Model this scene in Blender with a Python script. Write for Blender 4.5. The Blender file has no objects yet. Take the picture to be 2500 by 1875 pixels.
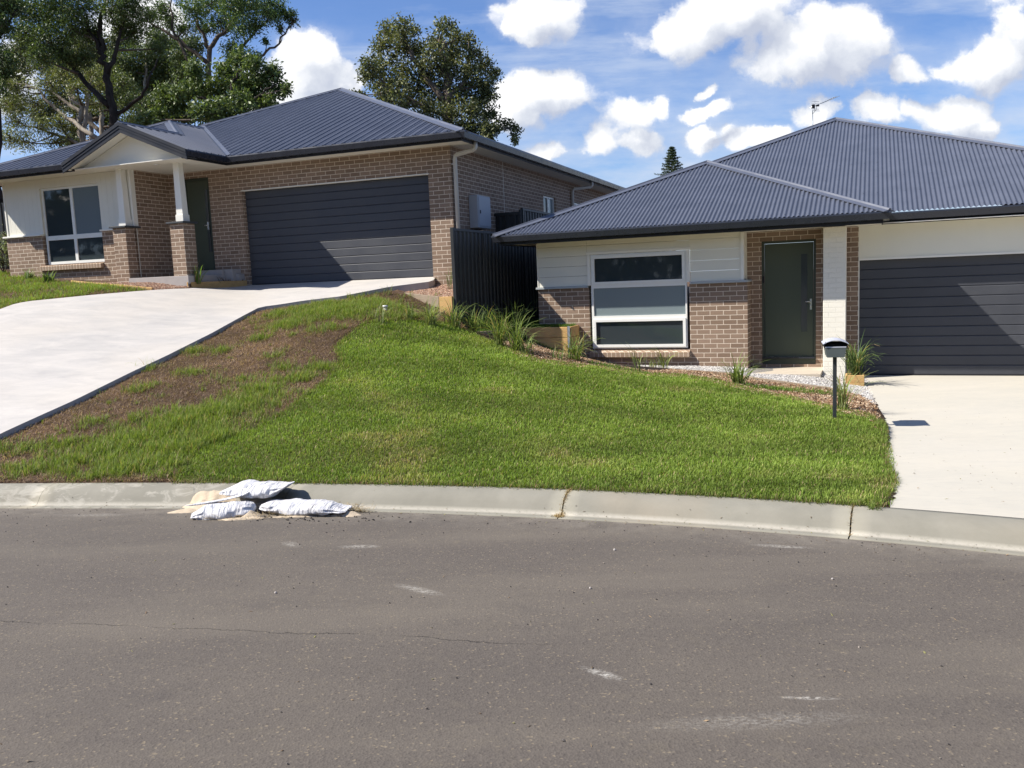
import bpy, bmesh, math, random
import numpy as np
from math import sin, cos, tan, atan2, radians, pi, sqrt
from mathutils import Vector, Matrix, noise as mn

SC = bpy.context.scene
COL = SC.collection
random.seed(7)
RNG = np.random.default_rng(11)

# ------------------------------------------------------------------ camera
EYE = 1.65
FPX, CX, CY = 2100.0, 1250.0, 937.5
PITCH, ROLL = radians(6.933), radians(-2.394)
_F = np.array([0, cos(PITCH), -sin(PITCH)]); _U = np.array([0, sin(PITCH), cos(PITCH)]); _R = np.array([1., 0, 0])
_X = cos(ROLL) * _R + sin(ROLL) * _U
_Y = -sin(ROLL) * _R + cos(ROLL) * _U
CAMR = np.array([_X, -_Y, _F])
C0 = np.array([0, 0, EYE])
cd = bpy.data.cameras.new('camera'); cam = bpy.data.objects.new('camera', cd); COL.objects.link(cam)
cd.sensor_width = 36.0; cd.lens = 36.0 * FPX / 2500.0; cd.clip_start = 0.1; cd.clip_end = 3000
cam.matrix_world = Matrix(((_X[0], _Y[0], -_F[0], 0), (_X[1], _Y[1], -_F[1], 0), (_X[2], _Y[2], -_F[2], EYE), (0, 0, 0, 1)))
SC.camera = cam
SC.render.resolution_x = 1024; SC.render.resolution_y = 768

def ray(p):
    return CAMR.T @ np.array([(p[0] - CX) / FPX, (p[1] - CY) / FPX, 1.])
def at(px, py, d):                      # world point seen at a photo pixel, d metres away
    return C0 + ray((px, py)) * d

# ------------------------------------------------------------------ light
SUN_AZ, SUN_EL = radians(84.5), radians(45.3)          # direction the light travels towards (clockwise from +y)
SVIEW = dict(exposure=0.84, sky=0.051, sun=5.0)
SC.view_settings.view_transform = 'Standard'; SC.view_settings.look = 'None'
SC.view_settings.exposure = SVIEW['exposure']; SC.view_settings.gamma = 1.0
ld = bpy.data.lights.new('sun', 'SUN'); ld.energy = SVIEW['sun']; ld.angle = radians(0.53); ld.color = (1.0, 0.94, 0.85)
sun = bpy.data.objects.new('sun', ld); COL.objects.link(sun)
_d = Vector((sin(SUN_AZ) * cos(SUN_EL), cos(SUN_AZ) * cos(SUN_EL), -sin(SUN_EL)))
sun.rotation_euler = _d.to_track_quat('-Z', 'Y').to_euler()
sun.location = (-30, 0, 30)

world = bpy.data.worlds.new("World"); SC.world = world; world.use_nodes = True
NT = world.node_tree; NT.nodes.clear()
class NB:
    """small helper for building node trees"""
    def __init__(s, nt): s.nt = nt
    def n(s, typ, **kw):
        nd = s.nt.nodes.new(typ)
        for k, v in kw.items(): setattr(nd, k, v)
        return nd
    def put(s, sock, v):
        if v is None: return
        if isinstance(v, bpy.types.NodeSocket): s.nt.links.new(v, sock)
        elif isinstance(v, (tuple, list)) and len(v) == 3 and sock.type == 'RGBA': sock.default_value = (*v, 1)
        else: sock.default_value = v
    def m(s, op, a, b=None, c=None, clamp=False):
        nd = s.n('ShaderNodeMath', operation=op, use_clamp=clamp)
        for i, v in enumerate((a, b, c)): s.put(nd.inputs[i], v)
        return nd.outputs[0]
    def vm(s, op, a, b=None, out=0):
        nd = s.n('ShaderNodeVectorMath', operation=op)
        s.put(nd.inputs[0], a); s.put(nd.inputs[1], b)
        return nd.outputs[out]
    def mix(s, f, a, b, blend='MIX'):
        nd = s.n('ShaderNodeMix', data_type='RGBA', blend_type=blend)
        s.put(nd.inputs[0], f); s.put(nd.inputs[6], a); s.put(nd.inputs[7], b)
        return nd.outputs[2]
    def noise(s, vec, scale, detail=4, rough=.55, out=0, dist=0.0):
        nd = s.n('ShaderNodeTexNoise'); s.put(nd.inputs['Vector'], vec)
        nd.inputs['Scale'].default_value = scale; nd.inputs['Detail'].default_value = detail
        nd.inputs['Roughness'].default_value = rough; nd.inputs['Distortion'].default_value = dist
        return nd.outputs[out]
    def ramp(s, f, stops, interp='LINEAR'):
        nd = s.n('ShaderNodeValToRGB'); s.put(nd.inputs[0], f); cr = nd.color_ramp; cr.interpolation = interp
        while len(cr.elements) < len(stops): cr.elements.new(.5)
        for e, (p, c) in zip(cr.elements, stops):
            e.position = p; e.color = (*c, 1) if isinstance(c, tuple) else (c, c, c, 1)
        return nd.outputs[0]
    def mr(s, v, a, b, c=0., d=1., smooth=False):
        nd = s.n('ShaderNodeMapRange'); nd.clamp = True
        if smooth: nd.interpolation_type = 'SMOOTHSTEP'
        for i, x in enumerate((v, a, b, c, d)): s.put(nd.inputs[i], x)
        return nd.outputs[0]

def build_sky():
    b = NB(NT)
    out = b.n('ShaderNodeOutputWorld'); bg = b.n('ShaderNodeBackground')
    bg.inputs[1].default_value = SVIEW['sky']
    sky = b.n('ShaderNodeTexSky', sky_type='NISHITA'); sky.sun_disc = False
    sky.sun_elevation = SUN_EL; sky.sun_rotation = radians(180) + SUN_AZ
    sky.air_density = 1.0; sky.dust_density = 0.35; sky.ozone_density = 2.2; sky.altitude = 50
    tc = b.n('ShaderNodeTexCoord').outputs['Generated']
    sep = b.n('ShaderNodeSeparateXYZ'); b.put(sep.inputs[0], tc)
    ay = b.m('MAXIMUM', b.m('ABSOLUTE', sep.outputs[1]), .08)
    gx = b.m('DIVIDE', sep.outputs[0], ay); gz = b.m('DIVIDE', sep.outputs[2], ay)
    cmb = b.n('ShaderNodeCombineXYZ'); b.put(cmb.inputs[0], gx); b.put(cmb.inputs[1], gz)
    P = cmb.outputs[0]
    # cloud banks by bearing and height: (x, y, rx, ry) in units of the 2212 px wide view
    BL = [(1165, 30, 95, 62), (1120, 70, 50, 35), (1470, 60, 105, 62), (1590, 30, 170, 62), (1775, 110, 155, 95), (1700, 150, 100, 55), (1870, 80, 60, 60),
          (2160, 115, 100, 75), (2080, 120, 60, 34), (2200, 60, 70, 60), (1955, 140, 50, 32), (1180, 195, 110, 52), (1110, 235, 70, 45),
          (1335, 245, 75, 52), (1432, 226, 50, 32), (1275, 305, 52, 38), (1370, 312, 66, 34), (1533, 188, 24, 17), (1548, 240, 66, 20),
          (1525, 300, 60, 24), (1632, 300, 66, 30), (1760, 252, 60, 34), (1895, 235, 72, 40), (2060, 245, 85, 40), (1992, 225, 34, 28), (2105, 282, 80, 28),
          (660, 120, 75, 66), (735, 175, 60, 50), (610, 190, 120, 70), (1180, 330, 60, 26), (0, 150, 60, 100), (300, 60, 120, 50)]
    g = bpy.data.node_groups.new('cloud_field', 'ShaderNodeTree')
    g.interface.new_socket('P', in_out='INPUT', socket_type='NodeSocketVector')
    g.interface.new_socket('D', in_out='OUTPUT', socket_type='NodeSocketFloat')
    q = NB(g); gi = q.n('NodeGroupInput'); go = q.n('NodeGroupOutput')
    Pn = gi.outputs[0]
    n1 = q.noise(Pn, 9.0, 6, .60, out=1)
    w = q.vm('MULTIPLY', q.vm('SUBTRACT', n1, (.5, .5, .5)), (.11, .08, 0))
    PP = q.vm('ADD', Pn, w)
    cur = None
    for (x, y, rx, ry) in BL:
        d = ray((x * 1.1302, y * 1.1302)); X, Z = d[0] / d[1], d[2] / d[1]
        s = 1.1302 / FPX * 1.0
        v = q.vm('MULTIPLY', q.vm('SUBTRACT', PP, (float(X), float(Z), 0.)), (1 / (rx * s * 1.15), 1 / (ry * s * 1.15), 0.))
        L = q.vm('LENGTH', v, out=1)
        cur = L if cur is None else q.m('SMOOTH_MIN', cur, L, .25)
    D = q.m('SUBTRACT', 1.0, cur)
    n2 = q.noise(PP, 13.0, 7, .64)
    def vor(sc, k):
        v = q.n('ShaderNodeTexVoronoi', feature='F1'); q.put(v.inputs['Vector'], PP); v.inputs['Scale'].default_value = sc
        return q.m('MULTIPLY', q.m('SUBTRACT', .42, v.outputs['Distance']), k)
    D = q.m('ADD', D, q.m('MULTIPLY', q.m('SUBTRACT', n2, .5), .80))
    D = q.m('ADD', D, q.m('ADD', vor(19., .42), vor(46., .24)))
    q.put(go.inputs[0], D)
    def grp(v):
        nd = b.n('ShaderNodeGroup'); nd.node_tree = g; b.put(nd.inputs[0], v); return nd.outputs[0]
    D0 = grp(P); D1 = grp(b.vm('ADD', P, (-.018, .032, 0.)))
    dens = b.m('ADD', b.m('MULTIPLY', b.mr(D0, .02, .34, 0, 1, True), .80), b.m('MULTIPLY', b.mr(D0, -.35, .5, 0, 1, True), .20))
    lit = b.m('MULTIPLY_ADD', b.m('SUBTRACT', D0, D1), 1.05, .50)
    lit = b.m('SUBTRACT', lit, b.m('MULTIPLY', b.m('SUBTRACT', D0, .45), .10))
    cc = b.ramp(lit, [(0.10, (6.3, 6.8, 8.1)), (.55, (8.7, 9.1, 9.9)), (1., (12.2, 12.2, 12.3))])
    # thin high streaks
    st = b.vm('MULTIPLY', P, (2.2, 13., 1.)); st = b.vm('ADD', st, (3., gz and 0., 0.))
    ns = b.noise(st, 1.7, 7, .6)
    thin = b.m('MULTIPLY', b.mr(ns, .44, .74, 0, 1, True), .62)
    low = b.m('MULTIPLY', b.mr(b.noise(b.vm('MULTIPLY', P, (1.5, 5., 1.)), 4.0, 6, .6), .35, .65), b.mr(gz, .10, .30, .95, .05))
    thin = b.m('MAXIMUM', thin, low)
    hs = b.mix(1.0, sky.outputs[0], (1.00, 1.22, 1.66), 'MULTIPLY')
    c1 = b.mix(thin, hs, (7.2, 8.2, 10.0))
    c2 = b.mix(b.m('MULTIPLY', dens, .97), c1, cc)
    b.put(bg.inputs[0], c2); b.put(out.inputs[0], bg.outputs[0])
build_sky()
world.cycles.sampling_method = 'MANUAL'; world.cycles.sample_map_resolution = 256
SC.cycles.use_denoising = True
SC.cycles.max_bounces = 6

# ------------------------------------------------------------------ materials
def mat(name, col, rough=.8, spec=.3, metal=0., fn=None, coat=0.):
    m = bpy.data.materials.new(name); m.use_nodes = True
    b = NB(m.node_tree); p = m.node_tree.nodes['Principled BSDF']
    b.put(p.inputs['Base Color'], col); p.inputs['Roughness'].default_value = rough
    p.inputs['Specular IOR Level'].default_value = spec; p.inputs['Metallic'].default_value = metal
    p.inputs['Coat Weight'].default_value = coat
    if fn: fn(b, p)
    return m
def objco(b): return b.n('ShaderNodeTexCoord').outputs['Object']
def bump(b, p, h, dist, strength=1.0):
    bn = b.n('ShaderNodeBump'); bn.inputs['Distance'].default_value = dist; bn.inputs['Strength'].default_value = strength
    b.put(bn.inputs['Height'], h); b.put(p.inputs['Normal'], bn.outputs[0])
def mottled(name, col, amt=.12, scale=6., rough=.8, spec=.3, bmp=0., metal=0., fine=60., detail=6):
    def fn(b, p):
        o = objco(b); n = b.noise(o, scale, detail, .6); n2 = b.noise(o, fine, 3, .6)
        f = b.m('ADD', b.m('MULTIPLY', b.m('SUBTRACT', n, .5), 2 * amt * 2), b.m('MULTIPLY', b.m('SUBTRACT', n2, .5), 1.4 * amt))
        k = b.m('ADD', 1.0, f); cx = b.n('ShaderNodeCombineXYZ')
        for i in range(3): b.put(cx.inputs[i], k)
        b.put(p.inputs['Base Color'], b.mix(1.0, (*col,), cx.outputs[0], 'MULTIPLY'))
        b.put(p.inputs['Roughness'], b.mr(n, .3, .7, max(rough - .08, .02), min(rough + .08, 1)))
        if bmp: bump(b, p, n2, bmp)
    return mat(name, (*col,), rough, spec, metal, fn)

def brick_mat(name, c1, c2, cm, painted=False, soldier=False):
    def fn(b, p):
        o = objco(b); s = b.n('ShaderNodeSeparateXYZ'); b.put(s.inputs[0], o)
        hx = b.m('ADD', s.outputs[0], s.outputs[1])
        cv = b.n('ShaderNodeCombineXYZ')
        if soldier: b.put(cv.inputs[0], b.m('ADD', s.outputs[2], 5.)); b.put(cv.inputs[1], hx)
        else: b.put(cv.inputs[0], hx); b.put(cv.inputs[1], b.m('ADD', s.outputs[2], 0.02))
        wob = b.vm('MULTIPLY', b.vm('SUBTRACT', b.noise(o, 14., 3, .6, out=1), (.5, .5, .5)), (.006, .006, .006))
        vec = b.vm('ADD', cv.outputs[0], wob)
        br = b.n('ShaderNodeTexBrick'); b.put(br.inputs['Vector'], vec)
        br.inputs['Scale'].default_value = 1; br.inputs['Brick Width'].default_value = .24 if not soldier else 1.0
        br.inputs['Row Height'].default_value = .086; br.inputs['Mortar Size'].default_value = .0062
        br.inputs['Mortar Smooth'].default_value = .25; br.inputs['Bias'].default_value = 0.
        b.put(br.inputs['Color1'], c1); b.put(br.inputs['Color2'], c2); b.put(br.inputs['Mortar'], cm)
        n = b.noise(o, 40., 5, .65); n3 = b.noise(o, 1.3, 4, .6)
        k = b.m('ADD', b.m('ADD', .80, b.m('MULTIPLY', n, .22)), b.m('MULTIPLY', n3, .18)); cx = b.n('ShaderNodeCombineXYZ')
        for i in range(3): b.put(cx.inputs[i], k)
        b.put(p.inputs['Base Color'], b.mix(1.0, br.outputs[0], cx.outputs[0], 'MULTIPLY'))
        h = b.m('ADD', b.m('MULTIPLY', b.m('SUBTRACT', 1.0, br.outputs['Fac']), 1.0), b.m('MULTIPLY', n, .35))
        bump(b, p, h, .006 if not painted else .0028)
    return mat(name, c1, .9, .2, 0, fn)

M = {}
M['brick'] = brick_mat('brown_brick', (.205, .142, .100), (.285, .203, .146), (.66, .56, .45))
M['soldier'] = brick_mat('brick_on_edge', (.26, .185, .13), (.31, .225, .158), (.64, .53, .42), soldier=True)
M['bagged'] = brick_mat('painted_brick', (.74, .71, .62), (.76, .73, .64), (.745, .715, .625), painted=True)
M['cream'] = mottled('cream_cladding', (.72, .70, .60), .025, 2.0, .65, .3)
M['cream2'] = mottled('cream_trim', (.78, .76, .68), .02, 3.0, .5, .4)
M['soffit'] = mottled('soffit_lining', (.76, .73, .65), .02, 2.0, .7, .25)
M['whiteframe'] = mottled('white_window_frame', (.78, .78, .73), .02, 4.0, .35, .5)
M['ledge'] = mottled('grey_ledge', (.36, .39, .40), .05, 5.0, .5, .4)
M['capstone'] = mottled('dark_capstone', (.05, .055, .06), .1, 9.0, .7, .3)
def fn_roof(b, p):
    o = objco(b); n = b.noise(o, 2.2, 5, .6); n2 = b.noise(o, 90., 3, .6)
    b.put(p.inputs['Base Color'], b.mix(b.mr(n, .3, .7), (.064, .073, .098), (.084, .094, .124)))
    b.put(p.inputs['Roughness'], b.m('ADD', .34, b.m('MULTIPLY', n2, .16)))
M['roof'] = mat('blue_grey_steel_roof', (.075, .085, .11), .42, .5, 0, fn_roof)
M['rooftrim'] = mottled('blue_grey_flashing', (.085, .095, .125), .06, 3.0, .38, .5)
M['gutter'] = mottled('dark_gutter', (.022, .025, .034), .08, 4.0, .28, .5)
M['fascia'] = mottled('dark_fascia', (.018, .02, .026), .08, 4.0, .5, .3)
def fn_gd(b, p):
    o = objco(b); n = b.noise(o, 1.6, 5, .6); n2 = b.noise(b.vm('MULTIPLY', o, (1., 1., 14.)), 30., 3, .6)
    b.put(p.inputs['Base Color'], b.mix(b.mr(n, .35, .7), (.046, .049, .058), (.056, .059, .068)))
    b.put(p.inputs['Roughness'], b.mr(n, .35, .65, .45, .62)); bump(b, p, n2, .0006)
M['gdoor'] = mat('charcoal_garage_panel', (.04, .045, .057), .5, .4, 0, fn_gd)
M['fdoor'] = mottled('olive_green_door', (.062, .076, .052), .05, 3.0, .5, .35)
M['fframe'] = mottled('olive_door_frame', (.045, .056, .040), .05, 3.0, .5, .35)
def glassmat(name, col, rough=.04):
    def fn(b, p):
        n = b.noise(objco(b), 3.0, 3, .5); bump(b, p, n, .0015, .4)
    return mat(name, col, rough, .5, 0, fn)
M['glass'] = glassmat('dark_window_glass', (.034, .045, .050), .03)
M['glassblue'] = glassmat('obscure_window_glass', (.19, .235, .245), .14)
M['blind'] = glassmat('grey_blind_behind_glass', (.15, .185, .205), .10)
M['slot'] = glassmat('door_glass_strip', (.05, .06, .062), .08)
M['chrome'] = mottled('satin_metal', (.62, .62, .6), .05, 9.0, .3, .5, metal=.9)
M['rubber'] = mottled('black_rubber', (.02, .02, .022), .1, 9., .8, .2)
def fn_fence(b, p):
    n = b.noise(objco(b), 5., 4, .6)
    b.put(p.inputs['Base Color'], b.mix(n, (.022, .024, .025), (.036, .038, .038)))
M['fence'] = mat('black_steel_fence', (.03, .03, .03), .45, .4, 0, fn_fence)
def fn_timber(c1, c2, cut=False):
    def f(b, p):
        o = objco(b); g = b.noise(b.vm('MULTIPLY', o, (1.5, 1.5, 22.)), 5., 6, .65, dist=.6); g2 = b.noise(o, 3., 4, .6)
        c = b.mix(b.mr(g, .3, .7), c1, c2); c = b.mix(b.m('MULTIPLY', b.mr(g2, .5, .8), .35), c, (.10, .085, .06))
        b.put(p.inputs['Base Color'], c); bump(b, p, g, .002)
    return f
M['pine'] = mat('treated_pine', (.4, .3, .15), .75, .25, 0, fn_timber((.44, .26, .095), (.58, .38, .165)))
M['oldpine'] = mat('weathered_pine', (.3, .25, .2), .85, .2, 0, fn_timber((.20, .155, .11), (.31, .25, .185)))
M['galv'] = mottled('galvanised_steel', (.30, .33, .36), .08, 8., .45, .5, metal=.4)
def fn_vg(b, p):
    o = objco(b); s = b.n('ShaderNodeSeparateXYZ'); b.put(s.inputs[0], o); n = b.noise(o, 2., 4, .6)
    g = b.m('PINGPONG', b.m('ADD', s.outputs[0], s.outputs[1]), .075); k = b.mr(g, .003, .008)
    b.put(p.inputs['Base Color'], b.mix(b.mr(n, .3, .7), (.70, .68, .58), (.74, .72, .62))); bump(b, p, k, .004)
M['vgroove'] = mat('grooved_cream_cladding', (.72, .7, .6), .65, .3, 0, fn_vg)
def concrete(name, c1, c2, c3, scale=1.0):
    def fn(b, p):
        o = objco(b); n = b.noise(b.vm('MULTIPLY', o, (1., 2.2, 1.)), 1.5 * scale, 7, .62, dist=.5); n2 = b.noise(o, 0.55, 3, .5); n3 = b.noise(o, 140., 3, .6)
        sw = b.noise(b.vm('MULTIPLY', o, (2., 7., 1.)), 3.1, 6, .7, dist=1.0)
        c = b.mix(b.mr(n, .35, .68), c1, c2); c = b.mix(b.m('MULTIPLY', b.mr(n2, .45, .7), .5), c, c3)
        c = b.mix(b.m('MULTIPLY', b.mr(sw, .50, .68), .55), c, b.mix(1.0, c, (.86, .87, .90), 'MULTIPLY'))
        st = b.noise(o, 22., 3, .6); c = b.mix(b.mr(st, .72, .8, 0, .35), c, (.28, .24, .19))
        c = b.mix(b.m('MULTIPLY', n3, .16), c, (.30, .28, .25))
        b.put(p.inputs['Base Color'], c); bump(b, p, n3, .0015)
        b.put(p.inputs['Roughness'], b.mr(n, .3, .7, .75, .92))
    return mat(name, c1, .85, .25, 0, fn)
M['conL'] = concrete('pale_driveway_concrete', (.475, .450, .418), (.375, .362, .348), (.48, .44, .385))
M['conR'] = concrete('cream_driveway_concrete', (.475, .445, .375), (.43, .41, .355), (.49, .46, .40), .7)
M['tile'] = mottled('sandy_paving', (.46, .40, .32), .08, 5., .7, .3)
M['block'] = mottled('pale_grey_blocks', (.38, .35, .33), .08, 7., .85, .2)
def fn_kerb(b, p):
    o = objco(b); n = b.noise(o, 2.3, 7, .65, dist=.4); n2 = b.noise(o, 160., 3, .6); n4 = b.noise(o, .8, 3, .5)
    uv = b.n('ShaderNodeAttribute', attribute_name='prof').outputs['Fac']
    c = b.mix(b.mr(n, .35, .7), (.200, .192, .158), (.255, .243, .202))
    c = b.mix(b.m('MULTIPLY', b.mr(n4, .55, .75), .3), c, (.30, .24, .165))
    wl = b.m('MULTIPLY', b.mr(uv, .24, .30, 0, 1), b.mr(uv, .34, .42, 1, 0))
    wl = b.m('MULTIPLY', wl, b.mr(b.noise(o, 30., 4, .7), .3, .5, .35, 1))
    c = b.mix(b.m('MULTIPLY', wl, .85), c, (.40, .375, .32))
    xs = b.n('ShaderNodeSeparateXYZ'); b.put(xs.inputs[0], o)
    lf = b.mr(xs.outputs[0], -1.9, -3.4, 0, 1)
    pl = b.m('MULTIPLY', lf, b.mr(b.noise(b.vm('MULTIPLY', o, (1., 1., 3.)), 4.2, 5, .7, dist=.7), .5, .62))
    c = b.mix(b.m('MULTIPLY', pl, .75), c, (.38, .36, .31))
    c = b.mix(b.m('MULTIPLY', n2, .3), c, (.18, .165, .135))
    b.put(p.inputs['Base Color'], c); bump(b, p, n2, .0015)
M['kerb'] = mat('kerb_concrete', (.4, .38, .32), .85, .25, 0, fn_kerb)
def fn_road(b, p):
    o = objco(b)
    v = b.n('ShaderNodeTexVoronoi'); b.put(v.inputs['Vector'], o); v.inputs['Scale'].default_value = 95.
    v2 = b.n('ShaderNodeTexVoronoi'); b.put(v2.inputs['Vector'], o); v2.inputs['Scale'].default_value = 150.
    sp = b.n('ShaderNodeSeparateColor'); b.put(sp.inputs[0], v.outputs['Color'])
    nl = b.noise(b.vm('MULTIPLY', o, (1., 1.6, 1.)), .9, 6, .6); nm = b.noise(o, 7., 5, .65); nf = b.noise(o, 55., 3, .7)
    c = b.mix(b.mr(nl, .35, .68), (.088, .076, .066), (.108, .093, .078))
    c = b.mix(b.m('MULTIPLY', b.mr(sp.outputs[0], .0, 1.), .6), c, b.mix(b.mr(sp.outputs[1], 0, 1), (.058, .050, .044), (.130, .113, .094)))
    c = b.mix(b.mr(sp.outputs[2], .965, .98, 0, .45), c, (.26, .21, .14))
    c = b.mix(b.mr(nf, .64, .72, 0, .7), c, (.028, .026, .026))
    c = b.mix(b.m('MULTIPLY', b.mr(nm, .55, .75), .35), c, (.135, .115, .085))
    xs = b.n('ShaderNodeSeparateXYZ'); b.put(xs.inputs[0], o)
    # dusty margin beside the gutter lip
    lipd = b.n('ShaderNodeAttribute', attribute_name='lip').outputs['Fac']
    dm = b.m('MULTIPLY', b.mr(lipd, .55, .0, 0, 1), b.mr(b.noise(o, 5., 5, .7), .35, .7))
    c = b.mix(b.m('MULTIPLY', dm, .55), c, (.25, .225, .185))
    # hairline crack
    cx = b.n('ShaderNodeFloatCurve')
    wob = b.m('ADD', b.m('MULTIPLY', b.m('SUBTRACT', b.noise(o, 1.6, 5, .65), .5), .22), b.m('MULTIPLY', b.m('SUBTRACT', b.noise(o, 22., 3, .6), .5), .035))
    line = b.m('MULTIPLY_ADD', xs.outputs[0], -.185, 4.27)
    dd = b.m('ABSOLUTE', b.m('SUBTRACT', b.m('ADD', xs.outputs[1], wob), line))
    ck = b.m('MULTIPLY', b.mr(dd, .0045, .0015, 0, 1), b.m('MULTIPLY', b.mr(xs.outputs[0], -.1, .35, 1, 0), b.mr(b.noise(o, 3., 2, .5), .38, .5, .2, 1)))
    c = b.mix(b.m('MULTIPLY', ck, .6), c, (.016, .014, .014))
    # pale scuffs
    sc = None
    for (x, y, rx, ry, a) in [(-1.75, 6.43, .11, .05, -.9), (-.64, 5.2, .19, .045, -.65), (.37, 3.84, .12, .035, -.75), (1.235, 3.53, .12, .018, -.1), (.95, 3.33, .45, .07, .05), (-3.9, 7.75, .35, .06, -.1), (1.9, 6.0, .2, .04, -.3), (-1.2, 6.3, .15, .05, -.1)]:
        q = b.vm('SUBTRACT', o, (x, y, 0.)); r = b.n('ShaderNodeVectorRotate', rotation_type='Z_AXIS'); b.put(r.inputs['Vector'], q); r.inputs['Angle'].default_value = -a
        L = b.vm('LENGTH', b.vm('MULTIPLY', r.outputs[0], (1 / rx, 1 / ry, 0.)), out=1)
        k = b.m('MULTIPLY', b.mr(L, 1.25, .3, 0, 1), .30 if rx > .3 else .8)
        sc = k if sc is None else b.m('MAXIMUM', sc, k)
    sc = b.m('MULTIPLY', sc, b.mr(b.noise(b.vm('MULTIPLY', o, (1., 1.6, 1.)), 38., 5, .75), .44, .62))
    c = b.mix(b.m('MULTIPLY', sc, .8), c, (.52, .5, .45))
    wt = b.noise(b.vm('MULTIPLY', o, (.25, 1.3, 1.)), 1.1, 5, .55); c = b.mix(b.m('MULTIPLY', b.mr(wt, .48, .66), .38), c, (.150, .130, .104)); ol = b.noise(b.vm('ADD', o, (7., 3., 0.)), 1.7, 6, .62); c = b.mix(b.m('MULTIPLY', b.mr(ol, .60, .70), .35), c, (.06, .053, .05))
    b.put(p.inputs['Base Color'], c)
    h = b.m('ADD', b.m('MULTIPLY', v.outputs['Distance'], .5), b.m('ADD', b.m('MULTIPLY', nf, .8), b.m('MULTIPLY', ck, -3.)))
    bump(b, p, h, .0035, .8)
M['road'] = mat('asphalt', (.1, .1, .1), .88, .25, 0, fn_road)
def soilmat(name, a, c_, d, sc=9.):
    def fn(b, p):
        o = objco(b); n = b.noise(o, sc, 8, .7); n2 = b.noise(o, 1.2, 4, .6); n3 = b.noise(b.vm('MULTIPLY', o, (1., 3., 1.)), 60., 4, .7)
        c = b.mix(b.mr(n, .3, .7), a, c_); c = b.mix(b.mr(n2, .5, .65, 0, .6), c, d); c = b.mix(b.m('MULTIPLY', n3, .5), c, a)
        b.put(p.inputs['Base Color'], c); bump(b, p, n3, .02)
    return mat(name, a, .95, .1, 0, fn)
M['soil'] = soilmat('dead_turf_soil', (.065, .042, .030), (.15, .10, .070), (.24, .15, .095))
M['lawnsoil'] = soilmat('lawn_soil', (.07, .075, .022), (.11, .12, .035), (.12, .10, .04))
M['mulchbase'] = soilmat('mulch_bed', (.09, .055, .033), (.22, .15, .09), (.10, .07, .05), 25.)
M['gravelbase'] = soilmat('gravel_bed', (.24, .22, .2), (.36, .34, .31), (.3, .28, .25), 40.)
M['pebblebase'] = soilmat('pebble_bed', (.22, .13, .09), (.34, .22, .15), (.3, .19, .13), 40.)
M['sand'] = mottled('spilt_sand', (.46, .38, .28), .14, 8., .95, .1, bmp=.004)
def fn_bag(b, p):
    o = objco(b); w = b.noise(b.vm('MULTIPLY', o, (1., 1., 1.)), 260., 2, .5); n = b.noise(o, 9., 5, .65, dist=.5); n2 = b.noise(o, 30., 4, .6)
    c = b.mix(b.mr(n, .55, .75, 0, .5), (.56, .56, .58), (.44, .39, .32)); b.put(p.inputs['Base Color'], c)
    fold = b.noise(b.vm('MULTIPLY', o, (9., 1.5, 1.5)), 3.2, 4, .6, dist=.8)
    h = b.m('ADD', b.m('MULTIPLY', fold, 1.), b.m('MULTIPLY', w, .04)); bump(b, p, h, .030, 1.0)
M['bag'] = mat('white_woven_plastic', (.7, .7, .72), .6, .3, 0, fn_bag)

def leafmat(name, trans=.35, rough=.55, spec=.3):
    m = bpy.data.materials.new(name); m.use_nodes = True; b = NB(m.node_tree); m.node_tree.nodes.clear()
    out = b.n('ShaderNodeOutputMaterial'); a = b.n('ShaderNodeAttribute', attribute_name='tint').outputs['Color']
    p = b.n('ShaderNodeBsdfPrincipled'); b.put(p.inputs['Base Color'], a); p.inputs['Roughness'].default_value = rough; p.inputs['Specular IOR Level'].default_value = spec
    t = b.n('ShaderNodeBsdfTranslucent'); b.put(t.inputs[0], b.mix(1.0, a, (1.25, 1.3, .6), 'MULTIPLY'))
    mx = b.n('ShaderNodeMixShader'); mx.inputs[0].default_value = trans
    b.put(mx.inputs[1], p.outputs[0]); b.put(mx.inputs[2], t.outputs[0]); b.put(out.inputs[0], mx.outputs[0])
    return m
M['blade'] = leafmat('grass_blade', .38, .6, .25)
M['leaf'] = leafmat('tree_leaf', .25, .5, .35)
def fn_bark(c1, c2):
    def f(b, p):
        o = objco(b); n = b.noise(b.vm('MULTIPLY', o, (3., 3., .6)), 2.5, 6, .65)
        b.put(p.inputs['Base Color'], b.mix(b.mr(n, .3, .7), c1, c2)); bump(b, p, n, .03)
    return f
M['darkbark'] = mat('dark_bark', (.04, .03, .025), .95, .1, 0, fn_bark((.018, .015, .013), (.06, .05, .042)))
M['palebark'] = mat('pale_gum_bark', (.3, .27, .22), .85, .15, 0, fn_bark((.16, .13, .10), (.40, .36, .30)))
M['twig'] = mat('grey_brown_bark', (.1, .08, .06), .9, .1, 0, fn_bark((.07, .055, .045), (.17, .14, .11)))
M['chip'] = leafmat('bark_chip', .0, .85, .15)
M['stone'] = leafmat('stone_chip', .0, .85, .2)
M['mbox'] = mottled('grey_powder_coat', (.085, .10, .10), .05, 9., .45, .4)
M['mlid'] = mottled('silver_lid', (.50, .52, .60), .04, 9., .35, .5)
M['mpost'] = mottled('charcoal_post', (.03, .034, .038), .05, 9., .5, .4)
M['whitepvc'] = mottled('white_plastic', (.66, .66, .64), .03, 9., .4, .4)
M['meter'] = mottled('light_grey_meter_box', (.36, .385, .42), .04, 4., .5, .4)
M['downpipe'] = mottled('cream_downpipe', (.52, .49, .43), .04, 4., .5, .4)
M['lamp'] = mottled('downlight_lens', (.8, .8, .78), .02, 9., .3, .4)
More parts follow.
